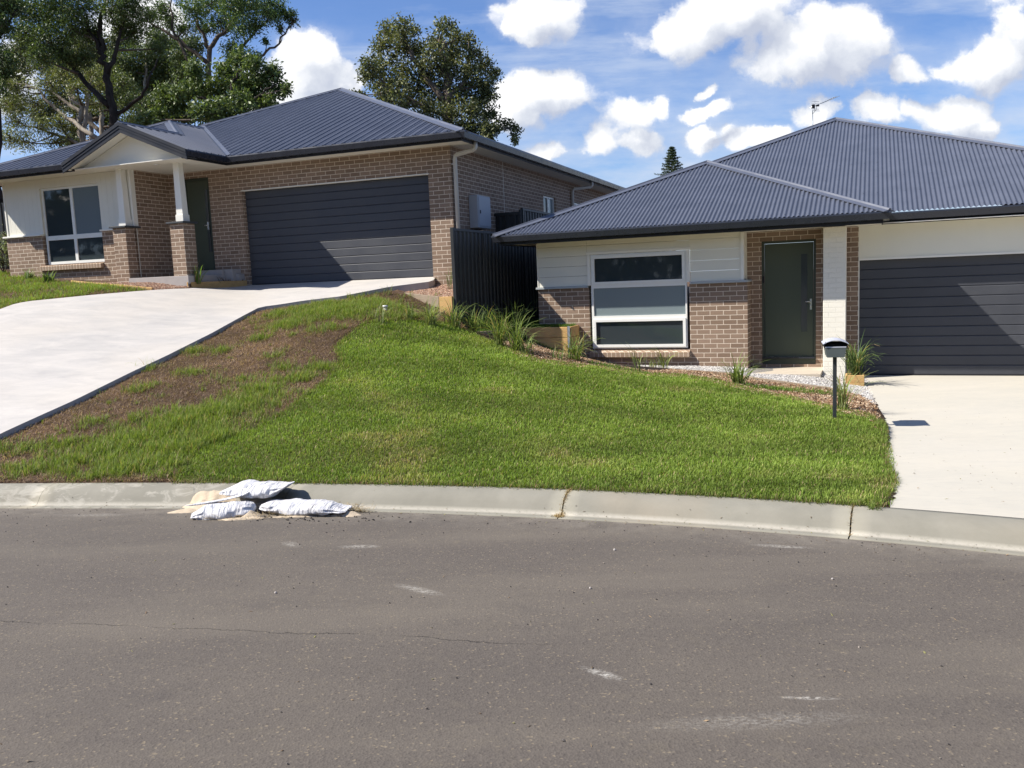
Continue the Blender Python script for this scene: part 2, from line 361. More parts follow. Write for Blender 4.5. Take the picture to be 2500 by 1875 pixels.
# ------------------------------------------------------------------ mesh helpers
ZB = {}
class MB:
    def __init__(s): s.v = []; s.f = []; s.sm = []; s.grp = []
    def add(s, vs, fs, smooth=False):
        o = len(s.v); s.v += [tuple(map(float, v)) for v in vs]
        f0 = len(s.f)
        for f in fs: s.f.append(tuple(i + o for i in f)); s.sm.append(smooth)
        s.grp.append((o, len(s.v), f0, len(s.f)))
        return s
    def box(s, a, b):
        (x0, y0, z0), (x1, y1, z1) = a, b
        return s.add([(x0, y0, z0), (x1, y0, z0), (x1, y1, z0), (x0, y1, z0), (x0, y0, z1), (x1, y0, z1), (x1, y1, z1), (x0, y1, z1)],
              [(0, 3, 2, 1), (4, 5, 6, 7), (0, 1, 5, 4), (1, 2, 6, 5), (2, 3, 7, 6), (3, 0, 4, 7)])
    def frust(s, c0, w0, c1, w1):     # tapered square bar; c = (x,y,z), w = (wx,wy)
        vs = []
        for c, w in ((c0, w0), (c1, w1)):
            for sx, sy in ((-1, -1), (1, -1), (1, 1), (-1, 1)): vs.append((c[0] + sx * w[0] / 2, c[1] + sy * w[1] / 2, c[2]))
        return s.add(vs, [(0, 3, 2, 1), (4, 5, 6, 7), (0, 1, 5, 4), (1, 2, 6, 5), (2, 3, 7, 6), (3, 0, 4, 7)])
    def prism(s, poly, fn0, fn1):     # poly of 2-D points mapped by fn0 / fn1 to the two ends
        n = len(poly); vs = [fn0(p) for p in poly] + [fn1(p) for p in poly]
        return s.add(vs, [tuple(range(n))[::-1], tuple(range(n, 2 * n))] + [(i, (i + 1) % n, n + (i + 1) % n, n + i) for i in range(n)])
    def tube(s, path, rad, n=8, caps=True):
        path = [Vector(p) for p in path]; rr = rad if isinstance(rad, (list, tuple)) else [rad] * len(path)
        vs = []; up = Vector((0, 0, 1)); prev = None
        for i, p in enumerate(path):
            t = (path[min(i + 1, len(path) - 1)] - path[max(i - 1, 0)]).normalized()
            if prev is None:
                a = t.cross(up)
                if a.length < .1: a = t.cross(Vector((1, 0, 0)))
            else: a = prev - t * prev.dot(t)
            a.normalize(); b = t.cross(a); prev = a
            for k in range(n):
                an = 2 * pi * k / n; vs.append(p + (a * cos(an) + b * sin(an)) * rr[i])
        fs = []
        for i in range(len(path) - 1):
            for k in range(n):
                k2 = (k + 1) % n; fs.append((i * n + k, i * n + k2, (i + 1) * n + k2, (i + 1) * n + k))
        if caps: fs += [tuple(range(n))[::-1], tuple(range((len(path) - 1) * n, len(path) * n))]
        return s.add(vs, fs, True)
    def wall(s, axis, pos, th, a0, a1, z0, z1, holes=()):
        """slab with rectangular holes; axis 'v': plane v=pos facing -v, a=u. axis 'u': plane u=pos facing +u (th<0 grows inwards), a=v"""
        A = sorted({a0, a1, *[h[0] for h in holes], *[h[1] for h in holes]}); Z = sorted({z0, z1, *[h[2] for h in holes], *[h[3] for h in holes]})
        A = [x for x in A if a0 <= x <= a1]; Z = [x for x in Z if z0 <= x <= z1]
        def solid(i, j):
            if not (0 <= i < len(A) - 1 and 0 <= j < len(Z) - 1): return False
            ca, cz = (A[i] + A[i + 1]) / 2, (Z[j] + Z[j + 1]) / 2
            return not any(h[0] < ca < h[1] and h[2] < cz < h[3] for h in holes)
        P = (lambda a, z, d: (a, pos + d, z)) if axis == 'v' else (lambda a, z, d: (pos + d, a, z))
        for i in range(len(A) - 1):
            for j in range(len(Z) - 1):
                if not solid(i, j): continue
                q = [(A[i], Z[j]), (A[i + 1], Z[j]), (A[i + 1], Z[j + 1]), (A[i], Z[j + 1])]
                s.add([P(a, z, 0) for a, z in q], [(0, 1, 2, 3)]); s.add([P(a, z, th) for a, z in q], [(3, 2, 1, 0)])
                for (di, dj, e0, e1) in ((-1, 0, 3, 0), (1, 0, 1, 2), (0, -1, 0, 1), (0, 1, 2, 3)):
                    if not solid(i + di, j + dj):
                        s.add([P(*q[e0], 0), P(*q[e1], 0), P(*q[e1], th), P(*q[e0], th)], [(3, 2, 1, 0)])
        return s
    def sweep(s, path, prof, close=True):
        """closed profile (out, z) swept along a 2-D path; out is to the right-hand side of travel"""
        pts = [Vector((p[0], p[1])) for p in path]; n = len(pts); m = len(prof); vs = []
        for i in range(n):
            d0 = (pts[i] - pts[i - 1]).normalized() if i else None; d1 = (pts[i + 1] - pts[i]).normalized() if i < n - 1 else None
            d0 = d0 or d1; d1 = d1 or d0
            n0 = Vector((d0.y, -d0.x)); n1 = Vector((d1.y, -d1.x)); mm = (n0 + n1).normalized(); k = 1 / max(mm.dot(n0), .2)
            for (o, z) in prof: q = pts[i] + mm * o * k; vs.append((q.x, q.y, z))
        fs = []
        for i in range(n - 1):
            for j in range(m if close else m - 1):
                j2 = (j + 1) % m; fs.append((i * m + j, (i + 1) * m + j, (i + 1) * m + j2, i * m + j2))
        if close: fs += [tuple(range(m)), tuple(range((n - 1) * m, n * m))[::-1]]
        return s.add(vs, fs)
    def build_each(s, name, material, parent=None, bevel=0., **k):
        out = []; used = 0
        for (v0, v1, f0, f1) in s.grp:
            m = MB(); m.v = s.v[v0:v1]; m.f = [tuple(i - v0 for i in f) for f in s.f[f0:f1]]; m.sm = s.sm[f0:f1]
            out.append(m.build(name, material, parent, bevel=bevel, **k))
        return out
    def build(s, name, material, parent=None, fix=True, bevel=0., loc=None):
        me = bpy.data.meshes.new(name); me.from_pydata(s.v, [], s.f); me.polygons.foreach_set('use_smooth', s.sm)
        me.materials.append(material); o = bpy.data.objects.new(name, me); COL.objects.link(o)
        if fix:
            bm = bmesh.new(); bm.from_mesh(me); bmesh.ops.recalc_face_normals(bm, faces=bm.faces); bm.to_mesh(me); bm.free()
        if parent is not None:
            o.parent = parent
            zb = ZB.get(parent.name)
            if zb is not None: o.location = (0, 0, -zb)
        if loc: o.location = loc
        if bevel:
            md = o.modifiers.new('edge', 'BEVEL'); md.width = bevel; md.segments = 1; md.limit_method = 'ANGLE'; md.angle_limit = radians(50)
        return o
def tag(o, label=None, cat=None, group=None, kind=None):
    if label: o['label'] = label
    if cat: o['category'] = cat
    if group: o['group'] = group
    if kind: o['kind'] = kind
    return o
def empty(name, loc, rz=0.):
    o = bpy.data.objects.new(name, None); COL.objects.link(o); o.location = [float(x) for x in loc]; o.rotation_euler = (0, 0, rz); o.empty_display_size = .3
    return o
def fastmesh(name, V, F, material, tint=None, parent=None, smooth=False):
    """V (n,3) array, F (m,k) array of equal-size faces"""
    me = bpy.data.meshes.new(name); V = np.asarray(V, np.float32); F = np.asarray(F, np.int32); k = F.shape[1]
    me.vertices.add(len(V)); me.vertices.foreach_set('co', V.ravel())
    me.loops.add(F.size); me.loops.foreach_set('vertex_index', F.ravel())
    me.polygons.add(len(F)); me.polygons.foreach_set('loop_start', np.arange(0, F.size, k, dtype=np.int32))
    me.polygons.foreach_set('use_smooth', np.full(len(F), smooth))
    me.update(calc_edges=True)
    if tint is not None:
        a = me.color_attributes.new('tint', 'FLOAT_COLOR', 'POINT'); c = np.ones((len(V), 4), np.float32); c[:, :3] = tint; a.data.foreach_set('color', c.ravel())
    me.materials.append(material); o = bpy.data.objects.new(name, me); COL.objects.link(o)
    if parent: o.parent = parent
    return o

class Frame:
    def __init__(s, yaw, O):
        s.yaw = yaw; s.O = np.array(O); s.u = np.array([cos(yaw), sin(yaw), 0]); s.v = np.array([-sin(yaw), cos(yaw), 0]); s.w = np.array([0, 0, 1.])
    def W(s, u, v, z): return s.O + s.u * u + s.v * v + s.w * z
    def loc(s, P): q = np.asarray(P) - s.O; return np.array([q @ s.u, q @ s.v, q[2]])
    def onv(s, p, v): d = ray(p); t = ((s.O - C0) @ s.v + v) / (d @ s.v); return s.loc(C0 + d * t)
    def onplane(s, p, slope, z0):         # plane z = z0 + slope*v
        d = ray(p); n = s.w - s.v * slope; P0 = s.W(0, 0, z0); t = ((P0 - C0) @ n) / (d @ n); return C0 + d * t
FL = Frame(radians(-21.036), (-1.323, 17.83, 2.059))
FR = Frame(radians(-22.804), (3.781, 15.699, 0.694))
def house(name, fr, zb):
    h = empty(name, fr.W(0, 0, zb), fr.yaw); ZB[h.name] = zb; return h

T = tan(radians(22.5)); CP, SP = cos(radians(22.5)), sin(radians(22.5))
def corr_face(mb, origin, adir, hdir, a0, a1, bmin, bmax, pitch=.076, amp=.0125, seg=8, vary=0.):
    """corrugated roof plane. origin (u,v,z) on the eave line, adir along the eave, hdir horizontal up-slope direction; b = horizontal distance up-slope"""
    A = Vector((*adir, 0)); Hd = Vector((*hdir, 0)); O = Vector(origin); N = (Vector((0, 0, 1)) * CP - Hd * SP)
    na = max(int((a1 - a0) / (pitch / seg)), 2); xs = np.linspace(a0, a1, na + 1); vs = []; fs = []
    nb = 2
    for x in xs:
        lo, hi = bmin(x), max(bmax(x), bmin(x) + 1e-4); ph = (x / pitch) % 1.0
        h = amp * sin(2 * pi * ph) * (1 + vary * sin(2 * pi * x / .231)) + vary * .006 * sin(2 * pi * x / .231)
        for j in range(nb + 1):
            bb = lo + (hi - lo) * j / nb; vs.append(O + A * x + Hd * bb + Vector((0, 0, T * bb)) + N * h)
    for i in range(na):
        for j in range(nb): a = i * (nb + 1) + j; fs.append((a, a + nb + 1, a + nb + 2, a + 1))
    mb.add(vs, fs, True)
def pw(pts):                               # piecewise linear
    X = [p[0] for p in pts]; Y = [p[1] for p in pts]; return lambda x: float(np.interp(x, X, Y))
def cap(mb, P, Q, n1, n2, w=.14, lift=.022, roll=.022):
    """ridge / hip flashing from P to Q lying on two planes with normals n1, n2"""
    P, Q = Vector(P), Vector(Q); t = (Q - P).normalized()
    ds = []
    for n in (n1, n2):
        n = Vector(n).normalized(); d = n.cross(t)
        ds.append((d, n))
    d1, d2 = ds[0][0], ds[1][0]
    m = (ds[0][1] + ds[1][1]).normalized()
    if d1.dot(ds[1][1]) > 0: d1 = -d1
    if d2.dot(ds[0][1]) > 0: d2 = -d2
    prof = [(d1 * w + ds[0][1] * (lift - .012)), (d1 * w + ds[0][1] * lift), (d1 * .03 + ds[0][1] * lift)]
    prof += [m * (lift + roll) + d1 * .016, m * (lift + roll) + d2 * .016]
    prof += [(d2 * .03 + ds[1][1] * lift), (d2 * w + ds[1][1] * lift), (d2 * w + ds[1][1] * (lift - .012))]
    n = len(prof); vs = [P + q for q in prof] + [Q + q for q in prof]
    mb.add(vs, [(i, i + 1, n + i + 1, n + i) for i in range(n - 1)] + [tuple(range(n)), tuple(range(n, 2 * n))[::-1]])
def screws(mb, origin, adir, hdir, a0, a1, bfun, rows, step=.152):
    A = Vector((*adir, 0)); Hd = Vector((*hdir, 0)); O = Vector(origin); N = (Vector((0, 0, 1)) * CP - Hd * SP)
    for r in rows:
        x = a0
        while x < a1:
            xx = math.floor(x / .076) * .076 + .019
            if r < bfun(xx) - .15:
                c = O + A * xx + Hd * r + Vector((0, 0, T * r)) + N * .010
                mb.box(c - Vector((.007, .007, .004)), c + Vector((.007, .007, .006)))
            x += step
GUT = lambda z: [(0, z - .155), (0, z - .02), (.018, z - .02), (.018, z - .10), (.095, z - .10), (.112, z - .012), (.104, z), (.122, z + .004), (.126, z - .02), (.108, z - .115), (.02, z - .125), (.02, z - .155)]
GUTP = lambda z: [(.004, z - .125), (.004, z - .115), (.09, z - .108), (.108, z - .012), (.098, z), (.118, z + .004), (.124, z - .02), (.105, z - .12)]
def garage_door(par, axis_v, u0, u1, z0, z1, n, material, depth=.0):
    """sectional panel door, face at v=axis_v, n boards"""
    mb = MB(); hgt = (z1 - z0) / n; prof = []
    for i in range(n):
        a = z0 + i * hgt; b = a + hgt
        prof += [(axis_v, a + .002), (axis_v, b - .024), (axis_v + .014, b - .007), (axis_v + .014, b)]
    vs = []; 
    for (v, z) in prof: vs += [(u0, v, z), (u1, v, z)]
    fs = [(2 * i, 2 * i + 1, 2 * i + 3, 2 * i + 2) for i in range(len(prof) - 1)]
    mb.add(vs, fs)
    mb.box((u0, axis_v + .018, z0), (u1, axis_v + .05, z1))
    return mb.build('garage_door', material, par, fix=False)
def window(par, v, u0, u1, z0, z1, fw, panes, depth=.05, name='window'):
    """window > frame, pane...; panes: list of (u0,u1,z0,z1,material,sash)"""
    mb = MB()
    holes = [(p[0], p[1], p[2], p[3]) for p in panes]
    mb.wall('v', v, depth, u0, u1, z0, z1, holes)
    f = mb.build(name, M['whiteframe'], par, bevel=.004)
    for p in panes:
        if p[5]:
            s = MB(); w = p[5]; s.wall('v', v - .018, .03, p[0] - .006, p[1] + .006, p[2] - .006, p[3] + .006, [(p[0] + w, p[1] - w, p[2] + w, p[3] - w)])
            s.build('sash', M['whiteframe'], f, bevel=.003).location = (0, 0, 0)
        g = MB(); g.box((p[0] - .003, v + .022, p[2] - .003), (p[1] + .003, v + .03, p[3] + .003))
        o = g.build('pane', p[4], f); o.location = (0, 0, 0)
    return f
# ================================================================== left house (upper block)
LZ = -.29
HL = house('brick_house', FL, LZ)
tag(HL, 'brick house up the slope with gabled porch, white columns and wide garage door', 'house')
w = MB()
gd = (-4.84, -.22, -.6, 1.80)
w.wall('v', 0, .24, -6.87, .29, -.9, 2.33, [(-6.48, -5.725, .08, 2.17), (-4.84, -.22, -1., 1.80)])
w.wall('u', .29, -.11, .24, 15.5, -1.6, 2.33, [(5.80, 6.86, .70, 1.77), (8.5, 9.9, .70, 1.78)])
w.box((.18, .0, -1.6), (.29, .24, -.9))
w.wall('u', -6.87, -.11, -1.09, 0, -.9, 2.33)
w.wall('v', -1.16, .11, -10.74, -6.87, -1.2, 1.04, [(-9.60, -7.80, .36, 1.2)])
w.box((-10.74, -1.05, -1.2), (-10.63, 9, 2.33))
w.build('brick_wall', M['brick'], HL)
j = MB(); j.box((.288, 2.905, .2), (.2945, 2.917, 2.3)); j.box((-6.872, -1.092, -.02), (-6.862, -1.080, 1.05)); j.build_each('expansion_joint', M['cream'], HL)
m = MB(); m.box((-10.68, -1.15, 1.07), (-9.562, -1.05, 2.31)); m.box((-7.798, -1.15, 1.07), (-6.875, -1.05, 2.31)); m.box((-9.562, -1.15, 2.10), (-7.798, -1.05, 2.31))
for k in range(10):
    pass
m.build('cladding', M['vgroove'], HL)
m = MB(); m.box((-6.895, -1.165, 1.06), (-6.855, -1.04, 2.315)); m.box((-10.70, -1.165, 1.06), (-10.66, -1.04, 2.315)); m.build_each('corner_trim', M['cream2'], HL)
m = MB(); m.box((-10.80, -1.215, 1.035), (-9.595, -1.04, 1.072)); m.box((-7.815, -1.215, 1.035), (-7.15, -1.04, 1.072)); m.build_each('wall_ledge', M['cream2'], HL, bevel=.004)
# brick sill
m = MB(); m.prism([(-1.245, .235), (-1.245, .325), (-1.08, .365), (-1.08, .235)], lambda p: (-9.73, p[0], p[1]), lambda p: (-7.83, p[0], p[1])); m.build('window_sill', M['soldier'], HL)
# window with four lights
window(HL, -1.10, -9.56, -7.80, .37, 2.10, .05, [(-9.51, -8.71, 1.02, 2.05, M['glass'], 0), (-8.63, -7.85, 1.02, 2.05, M['blind'], 0), (-9.51, -8.71, .43, .92, M['glass'], 0), (-8.63, -7.85, .43, .92, M['glass'], 0)])
# garage and front door
o = garage_door(HL, .12, -4.84, -.22, -.275, 1.80, 12, M['gdoor'])
m = MB(); m.box((-4.84, .11, -.292), (-.22, .17, -.274)); m.build('door_seal', M['rubber'], o)
o.children[0].location = (0, 0, 0)
m = MB(); m.box((-4.86, -.008, 1.785), (-.205, .11, 1.802)); m.build('garage_lintel', M['cream2'], HL)
m = MB(); m.box((-6.40, .06, .12), (-5.80, .10, 2.13)); fd = m.build('front_door', M['fdoor'], HL)
m = MB(); m.wall('v', .03, .08, -6.48, -5.725, .08, 2.17, [(-6.41, -5.79, .11, 2.12)]); m.build('door_frame', M['fframe'], HL)
m = MB(); m.box((-5.90, .045, .5), (-5.82, .062, 1.9)); g = m.build('glass_strip', M['slot'], fd)
m = MB(); m.box((-5.87, .02, 1.0), (-5.83, .06, 1.18)); m.tube([(-5.85, .015, 1.1), (-5.95, .015, 1.1)], .011); m.build('door_handle', M['chrome'], fd)
# brick piers with stone caps and tapered timber columns
for (u0) in (-7.22, -5.65):
    p = MB(); p.box((u0, -1.42, -.9 if u0 < -6 else -.044), (u0 + .35, -1.07, 1.05)); pp = p.build('pier', M['brick'], HL)
    c = MB(); c.box((u0 - .055, -1.475, 1.053), (u0 + .405, -1.015, 1.093)); c.build('pier_cap', M['capstone'], pp, bevel=.005).location = (0, 0, 0)
    cu, cv = u0 + .21, -1.25
    k = MB(); k.box((cu - .10, cv - .10, 1.096), (cu + .10, cv + .10, 1.24)); k.frust((cu, cv, 1.24), (.17, .17), (cu - .01, cv, 2.32), (.145, .145)); k.build('column', M['cream2'], HL, bevel=.004)
m = MB(); m.box((-6.865, -1.46, -.5), (-5.24, -.003, -.045)); m.build('porch_slab', M['block'], HL, bevel=.006)
m = MB(); m.box((-6.1, -.36, -.044), (-5.25, -.002, .075)); m.box((-5.248, -.30, -.35), (-5.02, -.002, .075)); m.box((-5.018, -.20, -.35), (-4.93, -.002, -.04)); m.build_each('door_step', M['block'], HL, bevel=.004)
# soffits and porch ceiling
m = MB(); m.box((-4.80, -.53, 2.315), (.78, .02, 2.33)); m.box((.27, .02, 2.315), (.78, 14.8, 2.33)); m.box((-11.2, -1.76, 2.315), (-4.802, .02, 2.33))
m.build('soffit', M['soffit'], HL)
m = MB(); m.tube([(-5.88, -1.40, 2.30), (-5.88, -1.40, 2.314)], .055, 16); m.build('downlight', M['lamp'], HL)
# gable triangle, gable soffit and bargeboards
m = MB(); m.prism([(-7.80, 2.335), (-4.80, 2.335), (-6.28, 2.335 + 1.49 * T)], lambda p: (p[0], -1.60, p[1]), lambda p: (p[0], -1.52, p[1])); m.build('gable_panel', M['cream'], HL)
zr = 2.46 + 1.62 * T
m = MB()
for s in (-1, 1):
    e = 1.60; m.add([(-6.28 + s * e, -1.90, zr - .165 - e * T), (-6.28, -1.90, zr - .165), (-6.28, -1.56, zr - .165), (-6.28 + s * e, -1.56, zr - .165 - e * T)], [(0, 1, 2, 3)])
m.build('gable_soffit', M['soffit'], HL)
m = MB()
for s in (-1, 1):
    e = 1.66
    for (v0, v1, t0, t1) in ((-1.925, -1.90, -.20, .005), (-1.945, -1.926, -.06, .012), (-1.935, -1.926, -.115, -.075)):
        q = [(-6.28 + s * e, zr + t0 - e * T), (-6.28, zr + t0), (-6.28, zr + t1), (-6.28 + s * e, zr + t1 - e * T)]
        m.prism(q, lambda p: (p[0], v0, p[1]), lambda p: (p[0], v1, p[1]))
m.build('bargeboard', M['fascia'], HL)
# roof planes
r = MB(); E0 = 2.46
corr_face(r, (0, -.62, E0), (1, 0), (0, 1), -12.3, .87, lambda x: 0, lambda x: min(.87 - x, x + 12.31), vary=.45)  # garage front
corr_face(r, (.87, 0, E0), (0, 1), (-1, 0), -.62, 15.9, lambda x: 0, lambda x: min(6.59, x + .62), vary=.45)  # right side
corr_face(r, (-12.3, 0, E0), (0, 1), (1, 0), 1.0, 15.9, lambda x: 0, lambda x: min(6.59, x + .62), vary=.45)
corr_face(r, (0, -1.84, E0), (1, 0), (0, 1), -11.24, -4.66, lambda x: .35 if -7.86 < x < -4.70 else 0, lambda x: min(x + 11.24, -4.66 - x), vary=.45)  # wing front
corr_face(r, (-4.66, 0, E0), (0, 1), (-1, 0), -1.92, 2.72, lambda x: max(0, x + .60), pw([(-1.92, 1.62), (-.22, 1.62), (1.45, 3.29), (2.7, 3.29)]), seg=8, vary=.45)  # right slope of porch and wing
corr_face(r, (-11.24, 0, E0), (0, 1), (1, 0), -1.84, 6, lambda x: 0, lambda x: min(3.29, x + 1.84), vary=.45)
corr_face(r, (-7.90, 0, E0), (0, 1), (1, 0), -1.92, -.2, lambda x: max(0, x + 1.84), lambda x: 1.62, vary=.45)  # porch left slope
r.build('roof', M['roof'], HL, fix=False)
n_f, n_r, n_l = (0, -SP, CP), (SP, 0, CP), (-SP, 0, CP)
c = MB(); zp = E0 + 6.585 * T; zw = E0 + 3.29 * T
cap(c, (.87, -.62, E0), (-5.715, 5.965, zp), n_f, n_r); cap(c, (-8.37, 3.09, E0 + 3.71 * T), (-5.715, 5.965, zp), n_f, n_l); cap(c, (-5.715, 5.965, zp), (-5.715, 15.9, zp), n_r, n_l)
cap(c, (-11.24, -1.84, E0), (-7.95, 1.45, zw), n_f, n_l); cap(c, (-6.28, -.22, E0 + 1.62 * T), (-7.95, 1.45, zw), n_f, n_r); cap(c, (-7.95, 1.45, zw), (-7.95, 2.7, zw), n_r, n_l)
cap(c, (-6.28, -1.94, zr), (-6.28, -.22, zr), n_r, n_l, w=.10)
# valley flashing between garage roof and wing
vl = Vector((-4.66, -.62, E0)); vh = Vector((-8.35, 3.07, E0 + 3.69 * T)); off = Vector((0, 0, .018))
c.add([vl + off + Vector((.0, .11, .11 * T)), vh + off + Vector((.0, .11, .11 * T)), vh + off, vl + off], [(0, 1, 2, 3)])
c.add([vl + off, vh + off, vh + off + Vector((-.07, 0, .07 * T)), vl + off + Vector((-.07, 0, .07 * T))], [(0, 1, 2, 3)])
c.build('ridge_capping', M['rooftrim'], HL)
g = MB(); EP = [(-4.77, -1.90), (-4.77, -.53), (.78, -.53), (.78, 15.8)]
g.sweep(EP, [(.0, E0 - .175), (.0, E0 - .03), (.016, E0 - .03), (.016, E0 - .175)]); g.sweep([(-11.15, 8), (-11.15, -1.75), (-7.78, -1.75)], [(.0, E0 - .175), (.0, E0 - .03), (.016, E0 - .03), (.016, E0 - .175)])
g.build('fascia', M['fascia'], HL)
g = MB(); off = lambda P: [(a + .016, b) for a, b in P]
g.sweep(EP, off(GUTP(E0 - .01))); g.sweep([(-11.15, 8), (-11.15, -1.75), (-7.80, -1.75)], off(GUTP(E0 - .01))); g.build('gutter', M['gutter'], HL)
d = MB(); d.tube([(.82, .07, 2.33), (.82, .07, 2.24), (.80, .07, 2.20), (.76, .07, 2.185), (.42, .07, 2.13), (.37, .07, 2.10), (.36, .07, 2.05), (.36, .07, -.6)], .045, 14); d.box((.29, .02, 1.93), (.36, .12, 1.955)); d.build('downpipe', M['downpipe'], HL)
d = MB(); d.tube([(.82, 8.75, 2.33), (.82, 8.75, 2.22), (.78, 8.75, 2.18), (.40, 8.3, 2.12), (.35, 8.3, 2.05), (.35, 8.3, -.6)], .045, 12); d.build('downpipe', M['downpipe'], HL)
d = MB(); d.box((.292, .82, .70), (.50, 1.53, 1.385)); mbx = d.build('meter_box', M['meter'], HL, bevel=.012)
d = MB(); d.box((.501, .86, .74), (.512, 1.50, 1.35)); d.build('meter_box_door', M['meter'], mbx, bevel=.004)
d = MB(); d.box((.512, .90, 1.0), (.522, .93, 1.07)); d.build('latch', M['rubber'], mbx)
for v0, v1 in ((5.80, 6.86), (8.5, 9.9)):
    m = MB(); m.wall('u', .24, -.04, v0, v1, .70, 1.77, [(v0 + .05, (v0 + v1) / 2 - .03, .75, 1.72), ((v0 + v1) / 2 + .03, v1 - .05, .75, 1.72)]); f = m.build('window', M['whiteframe'], HL)
    m = MB(); m.box((.20, v0 + .04, .74), (.21, (v0 + v1) / 2, 1.73)); m.build('pane', M['glass'], f)
    m = MB(); m.box((.20, (v0 + v1) / 2, .74), (.21, v1 - .04, 1.73)); m.build('pane', M['glassblue'], f)
tap = MB(); 

# ================================================================== right house (lower block)
RZ = -1.0
HR = house('brick_house', FR, RZ)
tag(HR, 'low brick house with corrugated hip roofs, olive front door and white painted pillar', 'house')
w = MB()
w.wall('v', 0, .11, -3.46, .547, -1.5, .73, [(-2.42, -.49, -.50, 1.5)])
w.wall('u', .547, -.11, .11, .5, -1.5, .73)
w.wall('v', .5, .11, .436, 2.385, -1.5, 1.63, [(.74, 1.68, -.80, 1.45)])
w.box((-3.46, .11, -1.5), (-3.35, 14, 1.63))
w.build('brick_wall', M['brick'], HR)
m = MB(); zz = .775; hb = .1905
for k in range(5):
    z0 = zz + k * hb; z1 = min(z0 + hb - .004, 1.63)
    if z1 <= z0: break
    for a, b_ in ((-3.44, -2.438), (-.468, .436)):
        if z0 < 1.40 or True: m.prism([(-.006, z0), (-.001, z1), (.10, z1), (.10, z0)], lambda p: (a, p[0], p[1]), lambda p: (b_, p[0], p[1]))
m.prism([(-.004, 1.41), (.0, 1.53), (.10, 1.53), (.10, 1.41)], lambda p: (-2.436, p[0], p[1]), lambda p: (-.47, p[0], p[1]))
m.prism([(-.004, 1.535), (.0, 1.63), (.10, 1.63), (.10, 1.535)], lambda p: (-2.436, p[0], p[1]), lambda p: (-.47, p[0], p[1]))
m.box((.40, .02, .775), (.483, .498, 1.625)); m.build('weatherboard_cladding', M['cream'], HR)
m = MB(); m.box((.437, -.018, .775), (.492, .03, 1.622)); m.box((-3.462, -.014, .775), (-3.442, .03, 1.622)); m.build_each('corner_trim', M['cream2'], HR)
m = MB(); m.box((-3.49, -.045, .732), (-2.43, .08, .772)); m.box((-.47, -.045, .732), (.562, .08, .772)); m.box((.43, .08, .732), (.562, .5, .772)); m.build_each('wall_ledge', M['ledge'], HR, bevel=.004)
m = MB(); m.box((-2.434, -.022, .775), (-2.37, .0, 1.355)); m.box((-.535, -.022, .775), (-.472, .0, 1.355)); m.box((-2.445, -.026, 1.357), (-.46, .0, 1.408)); m.build_each('window_trim', M['cream2'], HR, bevel=.003)
window(HR, -.005, -2.368, -.537, -.44, 1.353, .05, [(-2.335, -.57, .79, 1.32, M['glass'], .045), (-2.325, -.565, .185, .715, M['glassblue'], 0), (-2.335, -.57, -.41, .115, M['glass'], .045)], depth=.055)
m = MB(); m.prism([(-.085, -.60), (-.085, -.515), (.05, -.455), (.05, -.60)], lambda p: (-2.41, p[0], p[1]), lambda p: (-.49, p[0], p[1])); m.build('window_sill', M['soldier'], HR)
# front door
m = MB(); m.wall('v', .515, .07, .74, 1.68, -.80, 1.45, [(.785, 1.64, -.665, 1.405)]); m.build('door_frame', M['fframe'], HR)
m = MB(); m.box((.79, .545, -.66), (1.635, .585, 1.40)); fd = m.build('front_door', M['fdoor'], HR)
m = MB(); m.box((1.425, .538, -.21), (1.53, .5455, 1.19)); m.build('glass_strip', M['slot'], fd)
m = MB(); m.box((1.575, .525, .19), (1.61, .545, .385)); m.tube([(1.59, .515, .335), (1.59, .495, .335), (1.50, .495, .335)], .010); m.tube([(1.59, .52, .25), (1.59, .51, .25)], .016, 12); m.build('door_handle', M['chrome'], fd)
m = MB(); m.box((.755, .495, .70), (.785, .512, .82)); m.build('doorbell', M['rubber'], HR)
m = MB(); m.box((.75, .45, -.69), (1.67, .513, -.668)); m.build('threshold', M['gutter'], HR)
# pillar, garage
m = MB(); m.box((1.825, .0, -1.4), (2.195, .37, 1.622)); m.build('pillar', M['bagged'], HR, bevel=.006)
m = MB(); m.box((2.386, .50, 1.045), (9.0, .58, 1.63)); m.build('garage_head_panel', M['cream'], HR)
m = MB(); m.box((2.387, .488, 1.03), (9.0, .60, 1.064)); m.box((2.386, .492, -1.0), (2.402, .62, 1.03)); m.build_each('garage_trim', M['cream2'], HR)
o = garage_door(HR, .60, 2.402, 7.25, -.985, 1.045, 12, M['gdoor'])
m = MB(); m.box((2.402, .59, -1.004), (7.25, .64, -.984)); m.build('door_seal', M['rubber'], o).location = (0, 0, 0)
m = MB(); m.box((7.25, .5, -1.5), (7.9, .61, 1.045)); m.box((7.79, .61, -1.5), (7.9, 14, 1.62)); m.build('brick_wall', M['brick'], HR)
m = MB(); m.box((.552, -.60, -1.3), (1.82, .498, -.85)); m.box((1.82, .372, -1.3), (2.384, .498, -.87)); m.build_each('porch_slab', M['tile'], HR, bevel=.004)
